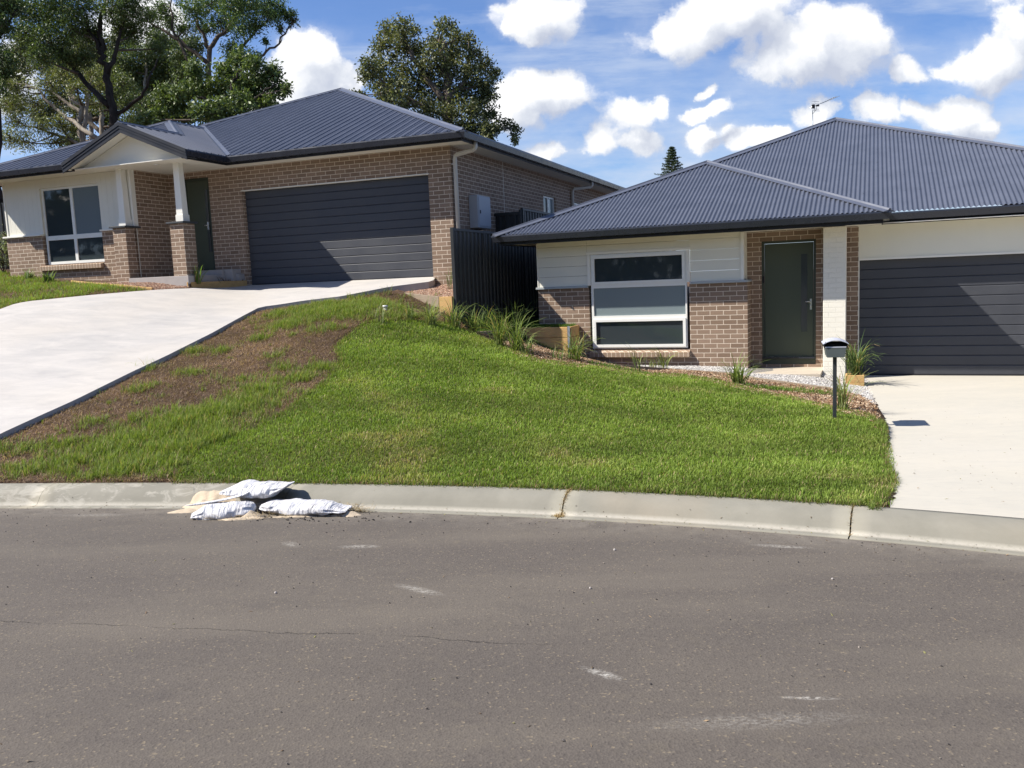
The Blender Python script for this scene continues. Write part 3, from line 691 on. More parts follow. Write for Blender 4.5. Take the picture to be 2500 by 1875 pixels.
# soffit, fascia, gutters
m = MB(); m.box((-4.02, -.50, 1.632), (2.74, .61, 1.645)); m.box((2.742, .10, 1.632), (8.0, .61, 1.645)); m.box((-4.02, .612, 1.632), (-3.35, 14, 1.645)); m.build('soffit', M['soffit'], HR)
FP = [(-4.0, 14), (-4.0, -.49), (2.75, -.49), (2.75, .20)]; FM = [(2.88, .20), (7.9, .20), (7.9, 14)]
fz = lambda z: [(.0, z - .19), (.0, z - .03), (.016, z - .03), (.016, z - .19)]
g = MB(); g.sweep(FP, fz(1.80)); g.sweep([(2.768, .20), (7.9, .20), (7.9, 14)], fz(1.81)); g.build('fascia', M['fascia'], HR)
g = MB(); g.sweep(FP, off(GUTP(1.79))); g.sweep(FM, off(GUTP(1.80))); g.build('gutter', M['gutter'], HR)
# roofs
Z0, Z1 = 1.80, 1.82
r = MB()
corr_face(r, (0, -.60, Z0), (1, 0), (0, 1), -4.11, 2.86, lambda x: 0, lambda x: max(min(x + 4.11, 2.86 - x), 0))
corr_face(r, (2.86, 0, Z0), (0, 1), (-1, 0), -.60, 3.2, lambda x: max(0, (x - .1)), lambda x: max(min(3.485, x + .60), max(0, x - .1)))
corr_face(r, (-4.11, 0, Z0), (0, 1), (1, 0), -.60, 3.4, lambda x: 0, lambda x: min(3.485, x + .60))
r.add([(-4.112, .1, Z1), (1.79, 6.29, Z1 + 6.19 * T), (1.79, 14, Z1 + 6.19 * T), (-4.112, 14, Z1)], [(0, 1, 2, 3)])
corr_face(r, (0, .10, Z1), (1, 0), (0, 1), -4.05, 7.98, lambda x: 0, lambda x: max(min((x + 4.11) * 1.049, 7.98 - x), 0))
corr_face(r, (7.98, 0, Z1), (0, 1), (-1, 0), .10, 14, lambda x: 0, lambda x: min(6.19, x - .10))
screws(r, (0, -.60, Z0), (1, 0), (0, 1), -4.0, 2.8, lambda x: min(x + 4.11, 2.86 - x), (.10, .95, 1.8, 2.65), .076 * 3)
screws(r, (0, .10, Z1), (1, 0), (0, 1), -3.9, 7.8, lambda x: min((x + 4.11) * 1.049, 7.98 - x), (.10, .95, 1.8, 2.65, 3.5, 4.35, 5.2), .076 * 3)
r.build('roof', M['roof'], HR, fix=False)
c = MB(); zf = Z0 + 3.485 * T; zm = Z1 + 6.19 * T
cap(c, (-4.11, -.60, Z0), (-.625, 2.885, zf), n_f, n_l); cap(c, (2.86, -.60, Z0), (-.625, 2.885, zf), n_f, n_r, w=.12); cap(c, (-.625, 2.885, zf), (-.625, 3.5, zf), n_r, n_l)
cap(c, (-4.11, .1, Z1), (1.79, 6.29, zm), n_f, Vector((-T * 1.049, 0, 1)).normalized()); cap(c, (7.98, .10, Z1), (1.79, 6.29, zm), n_f, n_r); cap(c, (1.79, 6.29, zm), (1.79, 14, zm), n_r, n_l)
c.build('ridge_capping', M['rooftrim'], HR)
# ================================================================== the ground
def lipY(x):
    x = np.asarray(x, float)
    c = np.polyfit([-5.03, -4.26, -3.3, -1.35, -.22, .32, 1.14, 2.0, 2.49, 3.42], [8.2, 8.1, 7.92, 7.5, 7.22, 7.04, 6.72, 6.37, 6.16, 5.64], 3)
    xc = np.clip(x, -5.2, 3.6); y = np.polyval(c, xc); dc = np.polyder(c)
    return y + np.polyval(dc, xc) * (x - xc)
def lipN(x):                                # unit normal away from the road
    e = .02; s = (lipY(x + e) - lipY(x - e)) / (2 * e); n = np.array([-s, np.ones_like(s)]); return n / np.hypot(*n)
LIPZ, BACKZ = -.36, -.22
KW = .44
def roadz(x, y):
    t = np.clip((lipY(x) - y) / 7.3, 0, 1); return LIPZ * (1 - t) - .0
DS = .19
def driveL(px): return FL.onplane(px, DS, -.29)
dr_r = [driveL(p) for p in [(1057, 684.5), (952, 700), (834, 723), (740, 734), (635, 749), (610, 762), (517, 813), (407, 868), (321, 908), (179, 978), (0, 1059)]]
dvec = dr_r[-1] - dr_r[-3]; dvec = dvec / np.linalg.norm(dvec)
P_ = dr_r[-1].copy()
while P_[1] > lipY(P_[0]) + KW + .03: P_ = P_ + dvec * .05
dr_r.append(P_)
dr_l = [FL.W(*FL.onv(p, v)) for p, v in (((595, 699), -.10), ((540, 700.5), -.5), ((496, 702), -1.0), ((460, 704), -1.6), ((373, 708), -2.2), ((285, 715), -2.8), ((81, 734), -3.8), ((41, 740), -4.1), ((0, 754.7), -4.6))]
dr_l += [np.array(q) for q in [(-9.7, 15., 1.28), (-10., 13., .75), (-10.2, 11., .27)]]
dr_l.append(np.array([-10.4, float(lipY(-10.4)) + KW + .03, BACKZ + .01]))
dr_r[-1][2] = BACKZ + .01
_gr = np.array(FL.W(-.22, .10, -.29)); _gl = np.array(FL.W(-4.84, .10, -.29))
DRL = [_gr] + dr_r + dr_l[::-1] + [_gl]
def resample(pts, n):
    P = np.array(pts); s = np.r_[0, np.cumsum(np.linalg.norm(np.diff(P[:, :2], axis=0), axis=1))]; t = np.linspace(0, s[-1], n); return np.stack([np.interp(t, s, P[:, k]) for k in range(P.shape[1])], 1)
def mktps(A, reg):
    n = len(A); K = _tps(((A[:, None, :2] - A[None, :, :2]) ** 2).sum(-1)) + np.eye(n) * reg; B = np.zeros((n + 3, n + 3)); B[:n, :n] = K; B[:n, n] = 1; B[:n, n + 1:] = A[:, :2]; B[n:, :n] = B[:n, n:].T
    W = np.linalg.solve(B, np.r_[A[:, 2], 0, 0, 0])
    def f(x, y):
        x = np.asarray(x, float); y = np.asarray(y, float); sh = x.shape; x = x.ravel(); y = y.ravel(); out = np.empty(len(x))
        for i in range(0, len(x), 20000):
            a, b = x[i:i + 20000], y[i:i + 20000]; out[i:i + 20000] = _tps((a[:, None] - A[None, :, 0]) ** 2 + (b[:, None] - A[None, :, 1]) ** 2) @ W[:n] + W[n] + a * W[n + 1] + b * W[n + 2]
        return out.reshape(sh)
    return f
def _tps(r2): return np.where(r2 > 1e-12, r2 * np.log(np.maximum(r2, 1e-12)) * .5, 0.)
_mid = [np.array(FL.W(u, v, -.29 + (.0 if v > 0 else DS * v))) for u in (-3.9, -3., -2., -1.2) for v in (.1, -.5)]
z_driveL = mktps(np.array([_gr] + dr_r[1:] + dr_l[1:] + [_gl] + _mid), .003)
# control points (x, y, z) for the slope
CP_ = []
def cp(px, py, d): CP_.append(at(px, py, d))
for a in [((1121, 775), 16.1), ((941, 752), 15.5), ((885, 775), 14.8), ((1000, 800), 14.6), ((1000, 900), 12.2), ((1000, 1000), 10.4), ((1000, 1100), 8.95), ((1160, 822), 15.0),
          ((1400, 868), 14.9), ((1400, 1000), 10.8), ((1400, 1100), 9.0), ((1700, 925), 14.0), ((1700, 1050), 10.2), ((1700, 1130), 8.4), ((2110, 1000), 11.6), ((2165, 1120), 8.7),
          ((700, 900), 12.5), ((700, 1050), 9.7), ((400, 1000), 10.9), ((400, 1100), 9.6), ((100, 1100), 9.9)]: cp(*a[0], a[1])
CP_.append(np.array([3.95, 10.44, -.22]))
for x in np.arange(-14, 12, 1.3):
    n = lipN(x); CP_.append(np.array([x + n[0] * KW, lipY(x) + n[1] * KW, BACKZ + .01]))
for P in dr_r[1:-1]: CP_.append(P + np.array([.10, 0, -.065]))
for P in dr_l[2:]: CP_.append(P + np.array([-.1, .15, -.03]))
for (u, v, z) in [(-10.9, -1.3, .12), (-9.5, -1.35, .02), (-8.3, -1.4, -.06), (-7.4, -1.55, -.13), (-6.2, -1.5, -.15), (-5.3, -1.5, -.17), (-5.1, -.6, -.22), (-6.4, -1.7, -.19), (-10, 2, .5), (-5, 6, .3), (0, 6, 0), (.6, 5, -.5), (-13, 3, .9), (-14, 8, 1.4), (-13, -1.5, .3), (0.1, -.2, -.42), (-.3, -.4, -.43)]:
    CP_.append(FL.W(u, v, z))
for (u, v, z) in [(.05, -1.45, -.80), (-.55, -1.15, -.66), (.6, -1.85, -.98), (1.3, -1.3, -1.32), (1.6, -.8, -1.36)]: CP_.append(FL.W(u, v, z))
for (u, v, z) in [(-2.5, -.1, -.70), (-1.5, -.1, -.76), (-.5, -.1, -.78), (.4, -.12, -.80), (1.0, -.75, -.885), (1.7, -.7, -.90), (2.0, -.2, -.93), (2.4, .3, -1.02), (2.4, -.9, -1.03), (-2.5, -1.2, -.45), (-1.5, -1.0, -.72), (0, -1.3, -.82),
                  (5, 0, -1.05), (9, 0, -1.05), (9, -6, -1.02), (12, 3, -1.0), (2, 8, -.8), (6, 10, -.7), (-3, 6, -.6), (1.5, -1.4, -.95), (2.3, -1.5, -1.0)]:
    CP_.append(FR.W(u, v, z))
for q in [(-30, 40, 4.6), (-12, 45, 4.4), (5, 45, 1.5), (30, 45, .4), (-40, 20, 2.0), (-30, 12, .2), (25, 10, -.6), (40, 25, -.2), (-20, 28, 3.2), (60, 60, 0), (-60, 60, 5), (-50, 5, -.3), (50, 3, -.9)]: CP_.append(np.array(q, float))
CPA = np.array(CP_); 
tps = mktps(CPA, .25)
def inpoly(x, y, P):
    x = np.asarray(x, float); y = np.asarray(y, float); r = np.zeros(x.shape, bool); n = len(P)
    for i in range(n):
        x0, y0 = P[i][0], P[i][1]; x1, y1 = P[i - 1][0], P[i - 1][1]
        c = (y0 > y) != (y1 > y); r ^= c & (x < (x1 - x0) * (y - y0) / (y1 - y0 + 1e-12) + x0)
    return r
_rk = np.random.default_rng(3)
_NS = [(_rk.uniform(0, 2 * pi), _rk.uniform(0, 2 * pi), f) for f in (1.1, 1.7, 2.9, 4.3, 6.1, 9.7, 13.) for _ in (0, 1)]
def wnoise(x, y, lo=0, hi=14):
    """cheap smooth noise, about -1..1"""
    s = 0; a = 0
    for (ph, th, f) in _NS[lo:hi]:
        w = 1 / f ** .6; s = s + w * np.sin(f * (x * np.cos(th) + y * np.sin(th)) + ph + 1.7 * np.sin(f * .6 * (x * np.sin(th) - y * np.cos(th)) + 2 * ph)); a += w
    return s / a * 1.6
def frac(fr, x, y): dx = x - fr.O[0]; dy = y - fr.O[1]; return dx * fr.u[0] + dy * fr.u[1], dx * fr.v[0] + dy * fr.v[1]
SLW = dict(v=-.55, u0=-4.1, u1=-2.64, top=.715)                  # sleeper wall, right house frame
BEDP = [FL.W(*q, 0) for q in [(.90, .05), (-.45, .05), (-.62, -.75), (.62, -1.45), (.92, -1.50)]]     # pebble bed beside the garage
DSA, DSB = at(1146, 811, 15.6), at(1222, 806, 15.9)
TERR = [DSA, DSB, FR.W(-4.1, -.53, 0), FR.W(-2.66, -.53, 0), FR.W(-2.66, .05, 0), FR.W(-3.4, .05, 0), FR.W(-3.4, 9, 0), FL.W(.9, 9, 0), FL.W(.9, -1.2, 0), FL.W(1.05, -1.6, 0)]
def gz(x, y, rough=True):
    x = np.asarray(x, float); y = np.asarray(y, float)
    z = tps(x, y)
    if rough: z = z + .010 * wnoise(x, y, 4, 14) * (y < 22)
    ru, rv = frac(FR, x, y); lu, lv = frac(FL, x, y)
    z = np.where(inpoly(x, y, TERR), .69, z)
    bed = inpoly(x, y, BEDP); z = np.where(bed, 1.60 + .28 * np.minimum(lv, 0) * .6, z)
    z = np.where((ru > -3.7) & (ru < SLW['u1'] + .3) & (rv > -1.25) & (rv < .3) & ~inpoly(x, y, TERR), np.minimum(z, .30 - .35 * (ru + 2.72)), z)
    lip = lipY(x); nn = lipN(x)[1]; dk = (y - lip) * nn; z = np.where(dk < KW + .01, np.minimum(z, -.26), z); z = np.where(dk < KW - .16, -1.0, z)
    z = np.where(inpoly(x, y, DRR), np.minimum(z, -.42), z)
    ind = inpoly(x, y, DRL); z = np.where(ind, np.minimum(z, z_driveL(x, y) - .10), z)
    z = np.where((lu > -6.8) & (lu < .2) & (lv > -.02) & (lv < 8), np.minimum(z, FL.O[2] - .7), z)
    return z
def G(px, py, z0=0.):
    """photo pixel -> point on the ground"""
    d = ray((px, py)); t = np.linspace(6.0, 26, 1200); P = C0[None] + d[None] * t[:, None]; h = P[:, 2] - gz(P[:, 0], P[:, 1], False)
    i = np.argmax(h < 0); i = i if h[i] < 0 else 600
    return P[i]
PLP = [FL.W(*q, 0) for q in [(-5.25, -1.47), (-4.85, -.06), (-4.85, -.02), (-5.25, -.02)]]
DRR = [FR.W(2.42, .72, 0)] + [np.array(q) for q in [(6.21, 14.73, 0), (5.70, 13.45, 0), (5.22, 12.19, 0), (4.59, 10.43, 0), (3.82, 8.49, 0), (3.36, 7.35, 0), (2.87, 6.4, 0), (2.80, 5.9, 0), (12, 2, 0), (14, 10, 0)]] + [FR.W(8.2, .72, 0)]
# region polygons (photo outline carried onto the ground)
MULCH = [G(*p) for p in [(1225, 836), (1310, 830), (1385, 858), (1440, 880), (1500, 893), (1634, 904), (1776, 914), (1841, 926), (1930, 938), (2028, 951), (2100, 966), (2134, 990), (2144, 1052), (2124, 1022), (1993, 995), (1922, 976), (1821, 956), (1750, 938), (1664, 924), (1538, 916), (1454, 903), (1379, 895), (1309, 885), (1249, 862)]]
GRAVEL = [G(*p) for p in [(1560, 897), (1634, 904), (1776, 914), (1841, 926), (1930, 938), (2028, 951), (2100, 966), (2134, 990)]] + [FR.W(*q, 0) for q in [(2.55, -.3), (2.45, .5), (.55, .2), (.55, -.02), (-1.45, -.02)]]
PB2 = [G(*p) for p in [(190, 691), (300, 690), (455, 687), (460, 705), (373, 708), (300, 702), (230, 697)]]
# pieces of turf: vivid lawn
LAWN = [G(*p) for p in [(2144, 1045), (2124, 1016), (1993, 988), (1922, 970), (1821, 950), (1750, 932), (1664, 918), (1538, 911), (1454, 898), (1379, 889), (1309, 879), (1249, 856), (1200, 834), (1150, 814), (1095, 792), (1040, 786), (985, 784), (930, 782), (890, 790), (850, 822), (822, 850), (835, 880), (800, 930), (760, 960), (690, 1010), (640, 1040), (560, 1070), (480, 1100), (430, 1168)]]
_b = []
for x in np.arange(-3.45, 2.66, .3): n = lipN(x); _b.append(np.array([x + n[0] * (KW - .01), lipY(x) + n[1] * (KW - .01), 0]))
LAWN = LAWN + _b + [np.array([2.70, 6.30, 0]), np.array([2.80, 6.5, 0]), np.array([3.28, 7.3, 0]), np.array([3.74, 8.49, 0]), np.array([4.47, 10.3, 0])]
def ground_mesh():
    xs = np.r_[-420, -250, -150, -90, -60, -45, -34, -26, -20, -16, np.arange(-13, 8.5, .075), 9, 10, 12, 15, 20, 27, 36, 50, 70, 110, 180, 300, 420]
    ys = np.r_[-60, -20, 0, 4, np.arange(5.4, 21.5, .075), 22, 23, 25, 28, 32, 38, 46, 60, 80, 120, 200, 330, 600]
    X, Y = np.meshgrid(xs, ys); Xc = np.clip(X, -60, 60); Yc = np.clip(Y, -5, 62)
    Z = gz(Xc, Yc); Z = np.where(Y < 5.3, -1.0, Z)
    V = np.stack([X, Y, Z], -1).reshape(-1, 3); nx = len(xs); ny = len(ys)
    i = np.arange(nx - 1)[None] + np.arange(ny - 1)[:, None] * nx; i = i.ravel(); F = np.stack([i, i + 1, i + nx + 1, i + nx], 1)
    o = fastmesh('ground', V, F, M['soil'], smooth=True); tag(o, kind='structure')
    for k in ('lawnsoil', 'mulchbase', 'gravelbase', 'pebblebase'): o.data.materials.append(M[k])
    c = V[F].mean(1); cx, cy = c[:, 0], c[:, 1]; mi = np.zeros(len(F), np.int32)
    jx, jy = cx + .05 * wnoise(cx, cy, 8, 14), cy + .05 * wnoise(cy + 9, cx, 8, 14)
    mi[inpoly(jx, jy, LAWN)] = 1; mi[inpoly(jx, jy, MULCH)] = 2; mi[inpoly(cx, cy, GRAVEL)] = 3; mi[inpoly(cx, cy, BEDP)] = 4
    lu, lv = frac(FL, cx, cy)
    mi[inpoly(cx, cy, PB2) & (mi == 0)] = 4
    ru, rv = frac(FR, cx, cy); mi[inpoly(cx, cy, TERR)] = 1
    o.data.polygons.foreach_set('material_index', mi); return o
ground_mesh()
# road
def road():
    xs = np.r_[-60, -30, -18, np.arange(-12, 8, .2), 10, 14, 20, 30]; tt = np.r_[0, .05, .12, .2, .3, .45, .6, .8, 1.1, 1.5, 2., 3., 4., 5.5, 7.3, 9, 12, 20, 40]
    V = []; L = []
    for t in tt:
        for x in xs: y = lipY(x) - t; V.append((x, y, float(roadz(x, y)))); L.append(t)
    nx = len(xs); F = [(j * nx + i, (j + 1) * nx + i, (j + 1) * nx + i + 1, j * nx + i + 1) for j in range(len(tt) - 1) for i in range(nx - 1)]
    o = fastmesh('road', np.array(V), np.array(F), M['road']); a = o.data.attributes.new('lip', 'FLOAT', 'POINT'); a.data.foreach_set('value', np.array(L, np.float32)); tag(o, kind='structure')
road()
# kerb: rolled profile; joints are real gaps
def kerb():
    prof = [(.0, -.15), (.0, .006), (.05, .004), (.105, -.004), (.135, .004), (.16, .03), (.19, .068), (.225, .100), (.27, .122), (.33, .136), (.40, .143), (KW, .145), (KW, -.1)]
    def XJ(p): P = at(p[0], p[1], 7.4); return P[0]
    j1, j2 = .335, 2.44
    cuts = [-30, -13.0, -10, -7.0, -4.75, -2.2, j1, j2, 4.6, 7.0, 10]
    V = []; F = []; A = []
    for a, b in zip(cuts[:-1], cuts[1:]):
        n = max(int((b - a) / .12), 2); xs = np.linspace(a + (.005 if a in (j1, j2) else .0015), b - (.005 if b in (j1, j2) else .0015), n); o = len(V); m = len(prof)
        for x in xs:
            nn = lipN(x); y = lipY(x)
            for k, (d, z) in enumerate(prof): V.append((x + nn[0] * d, y + nn[1] * d, LIPZ + z)); A.append(k / (m - 1) if k else 0)
        for i in range(n - 1):
            for k in range(m - 1): F.append((o + i * m + k, o + (i + 1) * m + k, o + (i + 1) * m + k + 1, o + i * m + k + 1))
        # end faces as fans of quads
        for e in (o, o + (n - 1) * m):
            for k in range(1, m - 2, 2): F.append((e, e + k, e + k + 1, e + min(k + 2, m - 1)))
    o = fastmesh('kerb', np.array(V), np.array(F), M['kerb'], smooth=False); a = o.data.attributes.new('prof', 'FLOAT', 'POINT'); a.data.foreach_set('value', np.array(A, np.float32)); tag(o, kind='structure')
    for p in o.data.polygons: p.use_smooth = True
kerb()
# driveways
def slab(name, poly, thick, material):
    n = len(poly); V = [tuple(p) for p in poly] + [tuple(p - np.array([0, 0, thick])) for p in poly]
    me = bpy.data.meshes.new(name); bm = bmesh.new(); vs = [bm.verts.new(v) for v in V]
    bm.faces.new(vs[:n]); 
    for i in range(n): bm.faces.new((vs[i], vs[(i + 1) % n], vs[n + (i + 1) % n], vs[n + i]))
    bmesh.ops.triangulate(bm, faces=[f for f in bm.faces if len(f.verts) > 4]); bmesh.ops.recalc_face_normals(bm, faces=bm.faces)
    bm.to_mesh(me); bm.free(); me.materials.append(material); o = bpy.data.objects.new(name, me); COL.objects.link(o); return tag(o, kind='structure')
def driveLm():
    n = 60; A = resample([_gr] + dr_r, n); B = resample([_gl] + dr_l, n); S = 30; V = []
    for i in range(n):
        for k in range(S + 1):
            q = k / S; V.append([A[i, 0] + (B[i, 0] - A[i, 0]) * q, A[i, 1] + (B[i, 1] - A[i, 1]) * q, 0])
    V = np.array(V); V[:, 2] = z_driveL(V[:, 0], V[:, 1]); W = S + 1; F = [(i * W + k, i * W + k + 1, (i + 1) * W + k + 1, (i + 1) * W + k) for i in range(n - 1) for k in range(S)]
    for side in (0, S):
        o0 = len(V); V = np.r_[V, V[[i * W + side for i in range(n)]] - (0, 0, .15)]; F += [(i * W + side, (i + 1) * W + side, o0 + i + 1, o0 + i) for i in range(n - 1)]
    o = fastmesh('driveway', V, np.array(F), M['conL']); bm = bmesh.new(); bm.from_mesh(o.data); bmesh.ops.recalc_face_normals(bm, faces=bm.faces); bm.to_mesh(o.data); bm.free(); tag(o, kind='structure')
driveLm()
def driveR():
    L = [FR.W(2.42, .72, 0)] + [np.array(q) for q in [(6.14, 14.73, 0), (5.62, 13.45, 0), (5.14, 12.19, 0), (4.51, 10.43, 0), (3.74, 8.49, 0), (3.28, 7.35, 0)]]
    zz = [-.315, -.315, -.325, -.33, -.335, -.29, -.25, BACKZ + .006]; nn = lipN(2.67); L.append(np.array([2.67 + nn[0] * (KW + .004), lipY(2.67) + nn[1] * (KW + .004), 0]))
    V = []; S = 24; nR = len(L)
    for i, P in enumerate(L):
        t = i / (nR - 1)
        Q = FR.W(8.2, .72, 0) * (1 - t) + np.array([8.2, 0, 0]) * t
        if i == nR - 1: Q = None
        for s in range(S + 1):
            q = s / S
            if Q is None:
                x = 2.67 + (8.4 - 2.67) * q; n2 = lipN(x); pt = (x + n2[0] * (KW + .004), lipY(x) + n2[1] * (KW + .004))
            else: pt = (P[0] + (Q[0] - P[0]) * q, P[1] + (Q[1] - P[1]) * q)
            if i not in (0, nR - 1):
                yk = lipY(pt[0]) + KW + .1
                if pt[1] < yk: pt = (pt[0], max(pt[1], yk + (nR - 1 - i) * .05))
            V.append((pt[0], pt[1], zz[i]))
    W = S + 1; F = [(i * W + s, (i + 1) * W + s, (i + 1) * W + s + 1, i * W + s + 1) for i in range(nR - 1) for s in range(S)]
    # thickness along the lawn side
    o0 = len(V)
    for i in range(nR): v = V[i * W]; V.append((v[0], v[1], v[2] - .12))
    F += [(i * W, o0 + i, o0 + i + 1, (i + 1) * W) for i in range(nR - 1)]
    o = fastmesh('driveway', np.array(V), np.array(F), M['conR']); tag(o, kind='structure')
driveR()
# unseen strip of trees across the street, added for window reflections, is built last
# ================================================================== fences, timbers, letterbox, bags
def hue(c, k): return tuple(min(1, x * k) for x in c)
fb = FL.W(.94, -1.5, 0); fr_ = empty('side_fence', FL.W(.94, -1.5, -1.2), FL.yaw)
tag(fr_, 'tall black corrugated steel fence running back between the two houses', 'fence')
FB = -(-1.2)                                            # local z of frame datum in fence space
def fence_panel(par, a0, a1, zb, zt, axis='v', name='panel'):
    m = MB(); xs = [a0]; pit = .19; k = 0; pts = []
    x = a0
    while x < a1 - .01:
        for dx, d in ((0, 0), (.05, 0), (.065, .022), (.125, .022), (.14, 0)):
            if x + dx < a1: pts.append((x + dx, d))
        x += pit
    pts.append((a1, 0)); vs = []
    for a, d in pts:
        for z in (zb, zt): vs.append((d, a, z) if axis == 'v' else (a, -d, z))
    m.add(vs, [(2 * i, 2 * i + 2, 2 * i + 3, 2 * i + 1) for i in range(len(pts) - 1)])
    o = m.build(name, M['fence'], par, fix=False); md = o.modifiers.new('t', 'SOLIDIFY'); md.thickness = .003; return o
segs = [(0, 1.46, .57), (1.46, 3.83, .57), (3.83, 6.2, 1.16), (6.2, 8.57, 1.16), (8.57, 10.94, 1.16)]
for a, b_, zt in segs:
    fence_panel(fr_, a + .03, b_ - .03, -.45, zt + 1.17)
    m = MB(); m.box((-.03, a + .03, zt + 1.155), (.03, b_ - .03, zt + 1.205)); m.box((-.03, a + .03, -.47), (.03, b_ - .03, -.42)); m.build_each('rail', M['fence'], fr_, bevel=.004)
for a, zt in ((0, .57), (1.46, .57), (3.83, 1.16), (6.2, 1.16), (8.57, 1.16)):
    m = MB(); m.box((-.032, a - .03, -.9), (.032, a + .03, zt + 1.215)); m.build('post', M['fence'], fr_, bevel=.004)
gt = empty('side_gate', FL.W(.30, 2.25, -1.2), FL.yaw); tag(gt, 'short black steel gate closing the gap beside the brick side wall', 'gate')
fence_panel(gt, .02, .60, .1, 2.24, 'u'); m = MB(); m.box((.0, -.03, 2.22), (.62, .03, 2.29)); m.build('rail', M['fence'], gt)
m = MB(); m.box((.60, -.035, .0), (.645, .03, 2.33)); m.build('post', M['fence'], gt)
# fence panels added to darken the shadowed gap past the far left corner
lf = empty('shade_fence', FL.W(-12.2, -.3, -.2), FL.yaw); tag(lf, 'dark fence panels added for the shadow beyond the far left corner of the upper house', 'fence')
fence_panel(lf, 0, 8, 0, 2.3, 'v'); m = MB(); m.box((-.03, 0, 2.28), (.03, 8, 2.34)); m.build('rail', M['fence'], lf)
m = MB(); m.box((-.04, -.04, -.3), (.04, .03, 2.36)); m.build('post', M['fence'], lf)
fence_panel(lf, .03, 1.6, 0, 2.2, 'u')

# sleeper retaining wall
sw = empty('sleeper_wall', FR.W(SLW['u1'], SLW['v'], -.6), FR.yaw); tag(sw, 'orange pine sleeper retaining wall with steel end post beside the low window', 'retaining wall')
top = SLW['top'] - .694 + .6
for k in range(4):
    z1 = top - k * .202; m = MB(); m.box((SLW['u0'] - SLW['u1'], -.03, z1 - .197), (-.04, .02, z1)); m.build('sleeper', M['pine'], sw, bevel=.006)
    m = MB(); m.box((-.035, .026, z1 - .197), (.01, .54, z1)); m.build('sleeper', M['pine'], sw, bevel=.006)
m = MB(); m.box((-.038, -.045, -.5), (.012, -.035, top + .015)); m.box((-.038, -.045, -.5), (-.03, .024, top + .015)); m.build('steel_post', M['galv'], sw)
# weathered edging of the pebble bed
def board_path(name, pts, w, h, material, label, cat, up=.03, group=None):
    m = MB()
    for (P, Q) in zip(pts[:-1], pts[1:]):
        P, Q = Vector(P), Vector(Q); t = (Q - P); t.z = 0; t.normalize(); n = Vector((-t.y, t.x, 0)) * w / 2
        vs = [P - n + Vector((0, 0, up - h)), P + n + Vector((0, 0, up - h)), P + n + Vector((0, 0, up)), P - n + Vector((0, 0, up)), Q - n + Vector((0, 0, up - h)), Q + n + Vector((0, 0, up - h)), Q + n + Vector((0, 0, up)), Q - n + Vector((0, 0, up))]
        m.add(vs, [(0, 1, 2, 3), (7, 6, 5, 4), (0, 4, 5, 1), (1, 5, 6, 2), (2, 6, 7, 3), (3, 7, 4, 0)])
    o = m.build(name, material, bevel=.005); tag(o, label, cat, group); return o
def bedz(v): return 1.60 + .168 * min(v, 0)
e = [FL.W(u, v, 0) for u, v in ((-.62, -.80), (.60, -1.47))]; e = [np.array([P[0], P[1], bedz(v)]) for P, v in zip(e, (-.80, -1.47))]
board_path('timber_edging', e, .05, .20, M['oldpine'], 'weathered timber edging board holding the pebble bed beside the upper garage', 'edging', up=.03)
e = [FL.W(u, v, 0) for u, v in ((.61, -1.49), (.90, -1.54))]; e = [np.array([P[0], P[1], 1.35]) for P in e]
board_path('sleeper', e, .05, .36, M['pine'], 'short upright pine sleeper at the foot of the black fence post', 'sleeper', up=.03)
board_path('sleeper', [DSA, DSB], .05, .34, M['oldpine'], 'dark weathered sleeper half buried between the lawn crest and the big grass plants', 'sleeper', up=.0)
e = [G(*p) for p in [(1500, 894), (1634, 904), (1776, 914), (1841, 926), (1930, 938), (2028, 951), (2075, 962)]]; e = [np.array([P[0], P[1], float(gz(P[0], P[1], False))]) for P in e]
board_path('timber_edging', e, .03, .12, M['oldpine'], 'thin brown timber edging between grey gravel and bark mulch', 'edging', up=.035)
e = [G(*p) for p in [(175, 689), (234, 695), (300, 700), (373, 707)]]; e = [np.array([P[0], P[1], float(gz(P[0], P[1], False))]) for P in e]
board_path('timber_edging', e, .04, .12, M['pine'], 'pale timber edging along the pebbles below the upper left window', 'edging', up=.04)
# planter boxes
def planter(fr, u0, u1, v0, v1, z0, z1, label, two=True):
    p = empty('planter_box', fr.W((u0 + u1) / 2, (v0 + v1) / 2, z0), fr.yaw); tag(p, label, 'planter'); a, b_ = (u1 - u0) / 2, (v1 - v0) / 2; H = z1 - z0
    for k in range(2 if two else 1):
        h0 = H * k / (2 if two else 1); h1 = H * (k + 1) / (2 if two else 1) - .003
        m = MB(); m.box((-a, -b_, h0), (a, -b_ + .03, h1)); m.box((-a, b_ - .03, h0), (a, b_, h1)); m.box((-a, -b_ + .031, h0), (-a + .03, b_ - .031, h1)); m.box((a - .03, -b_ + .031, h0), (a, b_ - .031, h1)); m.build('board', M['pine'], p, bevel=.004)
    m = MB(); m.box((-a + .035, -b_ + .035, 0), (a - .035, b_ - .035, H - .03)); m.build('potting_mix', M['mulchbase'], p); return p
planter(FR, 2.215, 2.505, -.87, -.55, -1.07, -.835, 'square pine planter box at the corner of the white pillar and lower garage')
gb = empty('planter_box', FL.W(-5.2, -.7, -.4), FL.yaw); tag(gb, 'long low timber garden board beside the upper garage door holding mulch and two small plants', 'planter')
a_, b2 = Vector((-5.26 + 5.2, -1.475 + .7, 0)), Vector((-4.86 + 5.2, -.03 + .7, 0)); t_ = (b2 - a_).normalized(); n_ = Vector((-t_.y, t_.x, 0)) * .035
